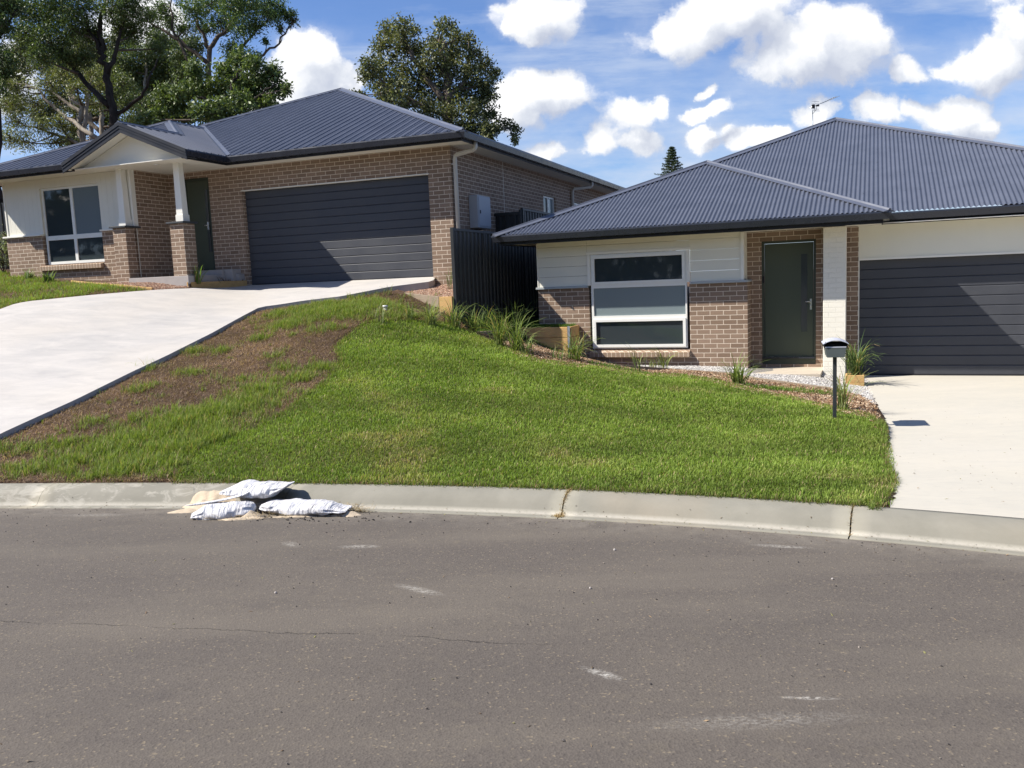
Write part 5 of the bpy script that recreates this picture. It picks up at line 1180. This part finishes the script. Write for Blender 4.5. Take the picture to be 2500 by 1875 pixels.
q = np.concatenate(q); z = np.array([surf(*k_) for k_ in q]) + g_.uniform(0, .03, len(q)); n = len(q)
blades('straw', np.c_[q, z], g_.uniform(.05, .14, n), g_.uniform(.002, .004, n), np.abs(g_.normal(1.35, .12, n)), g_.uniform(0, 2 * pi, n), pal([(.40, .30, .17), (.26, .19, .11), (.5, .4, .25)], n, g_), 'straw and dry stalks around the bags and kerb', 'straw')

k = 340; q = []
for _ in range(k):
    if g_.uniform() < .55: x = g_.uniform(-5, 4); q.append((x, lipY(x) + g_.normal(.03, .09)))
    elif g_.uniform() < .5: P = at(g_.uniform(2150, 2480), g_.uniform(940, 1230), 9.); d = P - C0; t = (EYE + .33) / -d[2]; P = C0 + d * t; q.append((P[0], P[1]))
    else: x = g_.uniform(-3.2, 3.8); q.append((x, g_.uniform(2.2, 7.)))
q = np.array(q); rdrv = inpoly(q[:, 0], q[:, 1], DRR) & (q[:, 1] > lipY(q[:, 0]) + KW); z = np.array([-.27 if r else surf(*k_) for k_, r in zip(q, rdrv)]) + .003; z = np.where(rdrv, np.interp(q[:, 1], [6.3, 7.35, 8.5, 10.4, 12.2, 14.7], [-.213, -.25, -.29, -.335, -.33, -.325]) + .004, z); n = len(q)
chips('leaf_litter', np.c_[q, z], g_.uniform(.012, .035, n), g_.uniform(.004, .012, n), g_.uniform(.002, .004, n), pal([(.16, .11, .07), (.25, .18, .11), (.10, .075, .05), (.20, .19, .08)], n, g_), M['chip'], g_, 'dry leaf and twig litter', 'leaf litter')
# ================================================================== strappy plants
def strappy(P, h, nb, spread, cols, label, seed, wd=.011, droop=1., group='strappy grass plants in the garden beds', name='grass_plant', flat=False):
    rg = np.random.default_rng(seed); V = []; F = []; Tn = []; S = 7
    for k in range(nb):
        a = rg.uniform(0, 2 * pi); L = h * rg.uniform(.55, 1.15); le = abs(rg.normal(.26, .2)) * spread; bend = rg.uniform(.5, 2.3) * droop * (.5 + spread * .5); w = wd * rg.uniform(.7, 1.3)
        bx, by = rg.normal(0, .035 * spread + .012, 2); p = np.array([bx, by, 0.]); th = le; c = np.array(cols[0]) * (1 - (t := rg.uniform(0, 1))) + np.array(cols[1]) * t
        if rg.uniform() < .08: c = np.array((.36, .28, .14))
        px, py = -sin(a) * w / 2, cos(a) * w / 2; o = len(V)
        for i in range(S + 1):
            f = i / S; ww = (1 - f ** 2.2) * (.75 + .5 * min(f * 3, 1)) + .03
            V += [(p[0] - px * ww, p[1] - py * ww, p[2]), (p[0] + px * ww, p[1] + py * ww, p[2] + .002)]; Tn += [c * (.7 + .45 * f)] * 2
            th = min(le + bend * f ** 1.7, 2.5); st = L / S; p = p + np.array([cos(a) * sin(th), sin(a) * sin(th), cos(th)]) * st
        F += [(o + 2 * i, o + 2 * i + 1, o + 2 * i + 3, o + 2 * i + 2) for i in range(S)]
    V = np.array(V); V[:, 2] = np.maximum(V[:, 2], -.02)
    o = fastmesh(name, V, np.array(F), M['blade'], np.array(Tn).clip(0, 1)); o.location = P; return tag(o, label, 'plant', group)
GR1 = [(.085, .135, .035), (.27, .34, .10)]; GR2 = [(.06, .105, .035), (.18, .25, .08)]; GR3 = [(.13, .19, .07), (.34, .38, .15)]
def gp(px, py): P = G(px, py); return (P[0], P[1], float(gz(P[0], P[1])) - .01)
strappy(gp(930, 790), .50, 18, 1.0, GR3, 'sparse upright grass plant at the edge of the dirt bank, furthest left of the bed', 1)
strappy(gp(1000, 782), .42, 26, 1.3, GR1, 'small arching grass plant between the dirt bank and the fence', 2)
strappy(gp(1052, 795), .60, 60, 1.0, GR3, 'pale green grass plant in front of the steel post foot', 3)
strappy(gp(1108, 800), .62, 70, 1.2, GR1, 'arching grass plant in front of the dark fence, second from the fence post', 4)
strappy(gp(1158, 812), .55, 60, 1.2, GR1, 'arching grass plant at the left end of the sleeper wall', 5)
P = at(1185, 802, 16.1); strappy((P[0], P[1], .69), .62, 60, 1.1, GR2, 'dark grass plant behind the sleepers near the fence', 6)
P = at(1262, 800, 16.4); strappy((P[0], P[1], .68), .62, 60, 1.0, GR2, 'tall grass plant behind the sleepers against the brick corner', 7)
strappy(gp(1222, 846), .80, 85, 1.05, GR1, 'large dense grass plant in front of the sleeper wall, left one', 8)
strappy(gp(1262, 858), .74, 80, 1.1, GR1, 'large dense grass plant in front of the sleeper wall, middle one', 9)
strappy(gp(1288, 866), .42, 34, 1.25, GR1, 'drooping grass plant leaning over the orange sleepers', 10)
strappy(gp(1365, 878), .30, 30, 1.6, GR2, 'low flat grass plant on the mulch below the steel end post', 12)
strappy(gp(1402, 880), .60, 90, 1.3, GR1, 'bushy grass plant right of the steel end post', 13)
strappy(gp(1440, 878), .70, 50, .6, GR2, 'tall narrow grass plant at the left edge of the low window', 14)
strappy(gp(1475, 880), .30, 30, 1.5, GR1, 'small grass plant under the left corner of the low window', 15)
strappy(gp(1560, 910), .56, 20, .75, GR3, 'sparse pale grass plant in front of the brick sill, left one', 16)
strappy(gp(1592, 903), .30, 20, 1.0, GR3, 'tiny thin grass plant in front of the brick sill', 17)
strappy(gp(1622, 903), .62, 22, .8, GR1, 'sparse grass plant in front of the brick sill, right one', 18)
strappy(gp(1803, 940), .56, 75, 1.15, GR1, 'spreading grass plant near the brick corner by the porch', 19, wd=.013)
strappy(gp(2058, 1000), .66, 50, .85, GR3, 'light green grass plant just behind the letterbox post', 20, wd=.014)
P = FR.W(2.36, -.70, -.87); strappy(tuple(P), .80, 85, 1.0, GR2, 'dark leafy plant in the pine planter box beside the lower garage', 21, wd=.014, droop=1.1, group=None)
P = FL.W(-5.19, -1.25, -.23); strappy(tuple(P), .50, 28, .8, [(.10, .18, .03), (.24, .34, .08)], 'bright green plant at the left end of the long garden box', 22, wd=.020, group=None)
P = FL.W(-5.05, -.52, -.23); strappy(tuple(P), .22, 18, 1.6, [(.16, .12, .09), (.28, .20, .15)], 'withered brown plant at the right end of the long garden box', 23, wd=.012, group=None)
strappy(gp(70, 683), .30, 34, 1.1, GR2, 'small spiky plant at the brick base left of the upper window sill', 24, wd=.022, group='spiky plants below the upper window')
strappy(gp(118, 692), .36, 34, 1.0, GR2, 'spiky plant in front of the left end of the upper window sill', 25, wd=.024, group='spiky plants below the upper window')
strappy(gp(945, 722), .26, 22, 1.2, GR1, 'wispy weed clump at the driveway edge near the pebble bed', 26, wd=.006, group=None)
P = FL.W(.75, -1.30, -.55); strappy(tuple(P), .55, 14, .8, GR2, 'thin dark stems rising from the pebble bed beside the fence post', 27, wd=.007, group=None)
strappy(gp(350, 905), .28, 16, 1.3, GR3, 'tall seeding weed leaning over the driveway edge', 28, wd=.004, group=None)

# ================================================================== trees
def leaves(C, R, n, size, rng, asp=.4, droop=.5, sp=.16):
    """n leaf quads gathered in small bunches inside the ellipsoid C,R"""
    k = max(int(n / 26), 3); d = rng.normal(0, 1, (k, 3)); d /= np.linalg.norm(d, axis=1, keepdims=True); bc = C + d * R * (rng.uniform(.25, 1.08, (k, 1)) ** .7)
    m = n // k; c = np.repeat(bc, m, 0) + rng.normal(0, 1, (k * m, 3)) * (np.mean(R) * sp + .03); n = len(c)
    a = rng.normal(0, 1, (n, 3)); a[:, 2] -= droop; a /= np.linalg.norm(a, axis=1, keepdims=True); b = np.cross(a, rng.normal(0, 1, (n, 3))); b /= np.linalg.norm(b, axis=1, keepdims=True) + 1e-9
    s = size * rng.uniform(.6, 1.3, (n, 1)); V = np.stack([c, c + a * s * .5 + b * s * asp * .5, c + a * s, c + a * s * .5 - b * s * asp * .5], 1)
    return V.reshape(-1, 3), bc, np.repeat(rng.uniform(.72, 1.28, k), m * 4)
DENS = 1.8
def tree(name, base, trunks, puffs, label, seed, bark='darkbark', cols=((.03, .05, .015), (.07, .10, .03)), nleaf=900, size=.13, asp=.4, cat='tree', r0=.22, twig='twig', group='trees behind the upper house', limbs=(), droop=.5, sp=.19):
    """trunks: list of (points, start radius); puffs: (centre, radius)"""
    rg = np.random.default_rng(seed); base = np.array(base, float); e = empty(name, base); tag(e, label, cat, group)
    m = MB(); nodes = []
    for pts, ra in trunks:
        pts = [np.array(p, float) - base for p in pts]; S = []
        for i in range(len(pts) - 1):
            for t in np.linspace(0, 1, 5, endpoint=False): S.append(pts[i] * (1 - t) + pts[i + 1] * t)
        S.append(pts[-1]); S = np.array(S); J = rg.normal(0, ra * .35, S.shape); J[0] = 0; S = S + J
        rad = [ra * (1 - .72 * i / (len(S) - 1)) for i in range(len(S))]; m.tube([tuple(p) for p in S], rad, 9); nodes += [(p, r) for p, r in zip(S[2:], rad[2:])]
    m.build('trunk', M[bark], e)
    NP = np.array([p for p, _ in nodes]); m = MB(); LV = []; TT = []
    for (C, R) in puffs:
        C = np.array(C, float) - base; R = np.array(R if hasattr(R, '__len__') else (R, R, R * .8)); dd = np.linalg.norm(NP - C, axis=1) + np.maximum(NP[:, 2] - C[2] + .2, 0) * 2.2
        i = int(np.argmin(dd + rg.uniform(0, .4, len(dd)))); A = NP[i]; ra = min(nodes[i][1] * .7, .09); B = C; mid = (A + B) / 2 + np.array([0, 0, -.12]) * np.linalg.norm(B - A) * .8 + rg.normal(0, .08, 3)
        pth = [A * (1 - t) ** 2 + 2 * mid * t * (1 - t) + B * t * t for t in np.linspace(0, 1, 6)]; m.tube([tuple(p) for p in pth], [ra * (1 - .75 * t) for t in np.linspace(0, 1, 6)], 6, caps=False)
        v, bc, tn = leaves(C, R, int(nleaf * DENS * (np.mean(R) / .8) ** 1.6), size, rg, asp, droop, sp); LV.append(v)
        t = rg.uniform(0, 1, (len(v) // 4, 1)).repeat(4, 0) ; TT.append((np.array(cols[0]) * (1 - t) + np.array(cols[1]) * t) * tn[:, None])
        for q in bc[rg.permutation(len(bc))[:14]]:
            w = (C + q) / 2 + rg.normal(0, .06, 3); m.tube([tuple(C), tuple(w), tuple(q)], [.020, .013, .006], 4, caps=False)
    m.build('branches', M[twig], e, fix=False)
    V = np.concatenate(LV); F = np.arange(len(V)).reshape(-1, 4); fastmesh('foliage', V, F, M['leaf'], np.concatenate(TT).clip(0, 1), parent=e); return e
def c6(x, y, d): return at(x / 2.765, y / 2.765, d)               # points read off the upper-left part of the photo
def r6(r, d): return r / 2.765 / FPX * d
def gbase(P): return np.array([P[0], P[1], float(tps(P[0], P[1])) - .1])
def pf(lst, d, rng, dj=1.0): return [(c6(x, y, d + rng.uniform(-dj, dj)), r6(r, d) * np.array([1.0, 1.1, .85])) for x, y, r in lst]
rt = np.random.default_rng(77)
B0 = gbase(c6(790, 1000, 33)); d = 33
tree('gum_tree', B0, [([B0, c6(785, 830, d), c6(725, 520, d), c6(692, 350, d), c6(676, 150, d), c6(700, -120, d)], .19), ([c6(740, 720, d), c6(545, 520, d + .5), c6(460, 385, d + .6), c6(330, 280, d + 1), c6(150, 180, d + 1)], .11), ([c6(785, 770, d), c6(955, 650, d - .3), c6(1005, 540, d - .5), c6(1070, 390, d - .5)], .08), ([c6(730, 500, d), c6(800, 290, d), c6(850, 80, d)], .10), ([c6(690, 350, d), c6(600, 200, d), c6(520, 20, d)], .1)],
     pf([(250, 110, 130), (400, 60, 130), (560, 60, 120), (330, 250, 110), (170, 230, 90), (480, 200, 110), (620, 200, 80), (760, 40, 110), (880, 60, 100), (900, 220, 80), (820, 170, 80), (420, 370, 80), (270, 380, 80), (140, 60, 90), (1060, 330, 60), (1000, 120, 80), (560, 400, 70), (300, -120, 150), (600, -120, 160), (850, -120, 150)], d, rt),
     'dark trunked gum tree with forked black limbs above the upper house porch', 31, cols=((0.049, 0.084, 0.028), (0.131, 0.175, 0.056)), nleaf=1500, size=.12, asp=.36)
d = 37; B1 = gbase(c6(560, 1100, d))
tree('gum_tree', B1, [([B1, c6(555, 950, d), c6(530, 720, d), c6(480, 620, d), c6(415, 520, d)], .15), ([c6(560, 960, d), c6(600, 600, d), c6(640, 470, d)], .1), ([c6(650, 930, d - 1), c6(400, 760, d), c6(250, 600, d), c6(60, 560, d)], .10), ([c6(600, 1000, d), c6(300, 880, d), c6(80, 820, d)], .08)],
     pf([(430, 480, 90), (330, 560, 80), (120, 600, 90), (60, 700, 90), (110, 820, 90), (240, 700, 70), (280, 870, 100), (400, 820, 70), (60, 930, 80), (170, 960, 80), (620, 480, 80), (520, 600, 70), (700, 560, 60), (20, 560, 70), (640, 700, 60), (380, 960, 70)], d, rt),
     'pale trunked gum tree with olive leaves leaning left behind the porch roof', 32, bark='palebark', cols=((0.096, 0.123, 0.038), (0.228, 0.245, 0.088)), nleaf=950, size=.12, asp=.3, twig='twig')
B2 = gbase(c6(690, 1100, 38)); d = 38
tree('gum_tree', B2, [([B2, c6(690, 900, d), c6(672, 690, d), c6(660, 560, d)], .15), ([c6(690, 900, d), c6(480, 700, d), c6(455, 560, d)], .10)], pf([(700, 480, 80), (600, 560, 60), (820, 560, 80), (860, 700, 80), (930, 800, 80), (760, 650, 50)], d, rt), 'slender pale gum stem just left of the dark forked trunk', 33, bark='palebark', cols=((0.070, 0.105, 0.035), (0.175, 0.210, 0.070)), nleaf=900, size=.12)
d = 35; B3 = gbase(c6(1400, 900, d))
tree('gum_tree', B3, [([B3, c6(1405, 560, d), c6(1412, 330, d), c6(1545, 185, d), c6(1620, 30, d), c6(1650, -100, d)], .13), ([c6(1310, 640, d), c6(1245, 340, d), c6(1165, 200, d), c6(1150, -40, d)], .09), ([c6(1545, 700, d), c6(1560, 520, d), c6(1750, 385, d), c6(1880, 290, d), c6(2000, 130, d)], .085), ([c6(1410, 430, d), c6(1160, 240, d), c6(960, 130, d)], .1), ([c6(1410, 330, d), c6(1340, 170, d), c6(1330, 0, d)], .08), ([c6(1500, 480, d), c6(1700, 240, d), c6(1830, 120, d)], .07)],
     pf([(1290, 70, 90), (1420, 30, 100), (1560, 50, 100), (1700, 50, 110), (1810, 90, 80), (1840, 30, 80), (1630, 190, 90), (1740, 170, 60), (1490, 150, 80), (1380, 190, 60), (1080, 60, 80), (1150, 140, 60), (1240, 200, 50), (1690, 400, 70), (1560, 330, 70), (1340, -100, 130), (1600, -100, 140)], d, rt) + pf([(1960, 130, 42), (1900, 190, 30), (1850, 100, 36), (1920, 100, 36), (1800, 270, 26), (1980, 90, 26)], d, rt, .3),
     'tall gum with a long bare limb reaching right towards the cloud', 34, bark='twig', cols=((0.052, 0.096, 0.032), (0.140, 0.201, 0.061)), nleaf=1400, size=.12, asp=.36)
d = 31; B4 = gbase(c6(1560, 950, d))
tree('bushy_tree', B4, [([B4, c6(1560, 800, d), c6(1545, 650, d), c6(1600, 480, d)], .12), ([c6(1560, 800, d), c6(1400, 680, d), c6(1250, 620, d)], .09), ([c6(1560, 780, d), c6(1750, 640, d), c6(1880, 560, d)], .08)],
     pf([(1120, 640, 80), (1240, 620, 80), (1370, 600, 90), (1500, 600, 90), (1620, 580, 95), (1740, 560, 90), (1830, 500, 70), (1890, 600, 50), (1940, 590, 35), (1620, 400, 80), (1530, 470, 70), (1240, 760, 90), (1380, 750, 80), (1480, 740, 80), (1620, 700, 90), (1740, 670, 80), (1820, 690, 60), (1100, 780, 80), (1000, 800, 70), (1330, 480, 70), (1700, 430, 60)], d, rt),
     'bushy bright green tree behind the upper garage roof', 35, cols=((0.050, 0.082, 0.025), (0.165, 0.215, 0.065)), nleaf=1500, size=.14, asp=.5)
d = 44; B5 = gbase(c6(1000, 1000, d))
tree('gum_tree', B5, [([B5, c6(1000, 800, d), c6(980, 500, d), c6(1000, 250, d)], .13), ([c6(1000, 800, d), c6(1150, 600, d), c6(1180, 450, d)], .12)], pf([(950, 380, 110), (1090, 420, 110), (900, 520, 110), (1050, 560, 110), (1180, 480, 100), (1240, 380, 90), (820, 420, 90), (950, 680, 100), (1100, 700, 100), (1180, 300, 80), (720, 700, 80), (860, 860, 90), (1300, 300, 80), (1250, 520, 90), (1060, 260, 80)], d, rt), 'far gum filling the gap between the forked tree and the bushy tree', 36, bark='palebark', cols=((0.052, 0.084, 0.032), (0.131, 0.166, 0.061)), nleaf=1300, size=.15)
d = 30; B6 = gbase(c6(-60, 900, d))
tree('gum_tree', B6, [([B6, c6(-60, 500, d), c6(-20, 200, d), c6(40, -50, d)], .2), ([c6(-50, 600, d), c6(60, 330, d), c6(150, 380, d)], .05), ([c6(-40, 300, d), c6(60, 150, d), c6(110, 60, d)], .07)], pf([(-30, 60, 110), (40, 10, 90), (90, 40, 70), (-20, 190, 80), (10, 410, 80), (-40, 330, 80), (20, 480, 50), (-60, 600, 90), (30, 150, 50)], d, rt, .5), 'dark leafy tree cut off by the left edge of the photo', 37, cols=((0.038, 0.067, 0.025), (0.096, 0.140, 0.045)), nleaf=1500, size=.12)
d = 48; B8 = gbase(c6(600, 1000, d))
tree('gum_tree', B8, [([B8, c6(600, 800, d), c6(560, 500, d), c6(580, 250, d)], .16), ([c6(600, 800, d), c6(350, 620, d), c6(300, 450, d)], .1), ([c6(600, 700, d), c6(760, 480, d)], .1)], pf([(120, 420, 100), (60, 520, 90), (1100, 620, 90), (1250, 480, 90), (1120, 520, 80), (100, 700, 80), (960, 560, 90), (480, 960, 60), (200, 330, 110), (330, 420, 120), (450, 520, 120), (560, 420, 120), (680, 560, 120), (620, 300, 120), (800, 540, 110), (760, 820, 90), (560, 760, 100), (480, 340, 120), (400, 680, 100), (880, 640, 100), (900, 860, 80), (1000, 900, 60), (720, 400, 110), (820, 280, 100), (500, 880, 80), (300, 760, 90)], d, rt, 2.), 'hazy far gum crown behind the forked tree, lowest in the gaps', 41, bark='palebark', cols=((.065, .085, .035), (.14, .155, .065)), nleaf=1100, size=.17)
# the big tree behind the upper garage
def c5(x, y, d): return at(800 + x / 2.458, y / 2.458, d)
d = 30; B7 = gbase(c5(720, 1000, d)); dj = lambda: rt.uniform(-.9, .9)
tree('broadleaf_tree', B7, [([B7, c5(722, 800, d), c5(715, 560, d), c5(700, 400, d), c5(690, 250, d)], .24), ([c5(715, 620, d), c5(560, 420, d), c5(460, 250, d), c5(450, 180, d)], .12), ([c5(715, 600, d), c5(830, 480, d), c5(850, 300, d)], .1), ([c5(722, 760, d), c5(900, 740, d), c5(1090, 770, d)], .07), ([c5(720, 700, d), c5(420, 560, d), c5(300, 460, d)], .08)],
     [(c5(x, y, d + dj()), r / 2.458 / FPX * d * np.array([1, 1.15, .9])) for x, y, r in [(360, 190, 62), (450, 170, 62), (520, 190, 36), (320, 270, 62), (420, 280, 75), (520, 300, 70), (270, 400, 62), (240, 450, 50), (340, 400, 75), (450, 420, 80), (700, 170, 55), (780, 230, 62), (650, 240, 50), (850, 240, 40), (640, 330, 75), (750, 330, 80), (880, 330, 62), (940, 390, 52), (990, 440, 44), (600, 430, 85), (720, 440, 85), (840, 440, 85), (940, 500, 62), (960, 570, 50), (320, 520, 75), (420, 540, 80), (540, 540, 85), (670, 560, 90), (800, 560, 90), (900, 610, 70), (360, 600, 60), (470, 630, 70), (600, 660, 85), (740, 680, 90), (860, 690, 80), (970, 680, 50), (960, 780, 50), (1060, 740, 34), (1120, 760, 34), (1110, 820, 26), (1010, 780, 34), (880, 780, 70), (150, 560, 20), (200, 570, 24), (1130, 850, 16), (980, 830, 30)]],
     'large rounded broadleaf tree rising behind the right end of the upper roof', 38, bark='twig', cols=((0.052, 0.072, 0.027), (0.200, 0.205, 0.080)), nleaf=1150, size=.115, asp=.5, droop=.2, sp=.24, group=None)
# distant pine
Dp = 110.; tp = at(1640, 357, Dp); bp = np.array([tp[0], tp[1], 0.]); e = empty('norfolk_pine', bp); tag(e, 'small distant pine with level tiers showing above the lower roof', 'tree')
H_ = tp[2]; m = MB(); m.tube([(0, 0, -.5), (0, 0, H_ - .1)], [.35, .04], 8); m.build('trunk', M['twig'], e)
rp = np.random.default_rng(9); m = MB(); LV = []; TT = []
for i in range(16):
    z = H_ - .25 - i * .34; R = min(.22 + i * .155, 2.2) * rp.uniform(.85, 1.1)
    for k in range(8):
        a = 2 * pi * k / 8 + rp.uniform(-.25, .25) + i; rr = R * rp.uniform(.75, 1.12); tipp = np.array([cos(a) * rr, sin(a) * rr, z + rr * .12]); m.tube([(0, 0, z - .05), tuple(tipp)], [.03, .012], 4, caps=False)
        for t in np.linspace(.3, 1, 6):
            v, bc, tn = leaves(tipp * t + np.array([0, 0, z]) * (1 - t), np.array([.15, .15, .06]), 27, .13, rp, .45, -.6); LV.append(v); w = rp.uniform(0, 1, (len(v) // 4, 1)).repeat(4, 0); TT.append(np.array((.020, .038, .016)) * (1 - w) + np.array((.055, .085, .035)) * w)
m.build('branches', M['twig'], e, fix=False); V = np.concatenate(LV); fastmesh('foliage', V, np.arange(len(V)).reshape(-1, 4), M['leaf'], np.concatenate(TT), parent=e)
# shrub at the far left corner of the upper house
P = G(10, 668); b_ = np.array([P[0], P[1], float(gz(P[0], P[1]))]); rs = np.random.default_rng(4)
tree('shrub', b_, [([b_, b_ + (0, 0, .35), b_ + (.05, 0, .7)], .02), ([b_, b_ + (.2, 0, .4)], .012), ([b_, b_ + (-.2, 0, .4)], .012)], [(b_ + np.array(k[:3]), k[3]) for k in ((0, 0, .6, .22), (.2, -.05, .45, .18), (-.2, 0, .5, .2), (.08, 0, .85, .16), (-.1, .05, .3, .2), (.3, 0, .3, .14), (.18, 0, .68, .13), (-.3, 0, .75, .15))], 'small grey green shrub against the far left brick corner', 39, cols=((0.123, 0.158, 0.070), (0.350, 0.403, 0.210)), nleaf=1500, size=.045, asp=.4, cat='shrub', group=None)
# unseen strip of trees, added behind and to the left so windows reflect dark
rw = np.random.default_rng(15); k = 900; arc = rw.uniform(0, 1, k); A_ = np.where(arc < .55, rw.uniform(-50, 40, k), rw.uniform(-62, -54, k)); B_ = np.where(arc < .55, rw.uniform(-36, -28, k), rw.uniform(-36, 22, k)); cc = np.c_[A_, B_, rw.uniform(0, 1, k) ** .8 * (9 + 3 * np.sin(A_ * .4 + B_ * .3))]
cc = np.repeat(cc, 30, 0) + rw.normal(0, .7, (k * 30, 3)); a = rw.normal(0, 1, cc.shape); a /= np.linalg.norm(a, axis=1, keepdims=True); b_ = np.cross(a, rw.normal(0, 1, cc.shape)); b_ /= np.linalg.norm(b_, axis=1, keepdims=True)
V = np.stack([cc - a * .55, cc + b_ * .35, cc + a * .55, cc - b_ * .35], 1).reshape(-1, 3); o = fastmesh('reflected_woodland', V, np.arange(len(V)).reshape(-1, 4), M['leaf'], np.tile(np.array((.045, .07, .022)), (len(V), 1))); tag(o, 'unseen strip of trees added for dark window reflections', 'trees', kind='stuff')
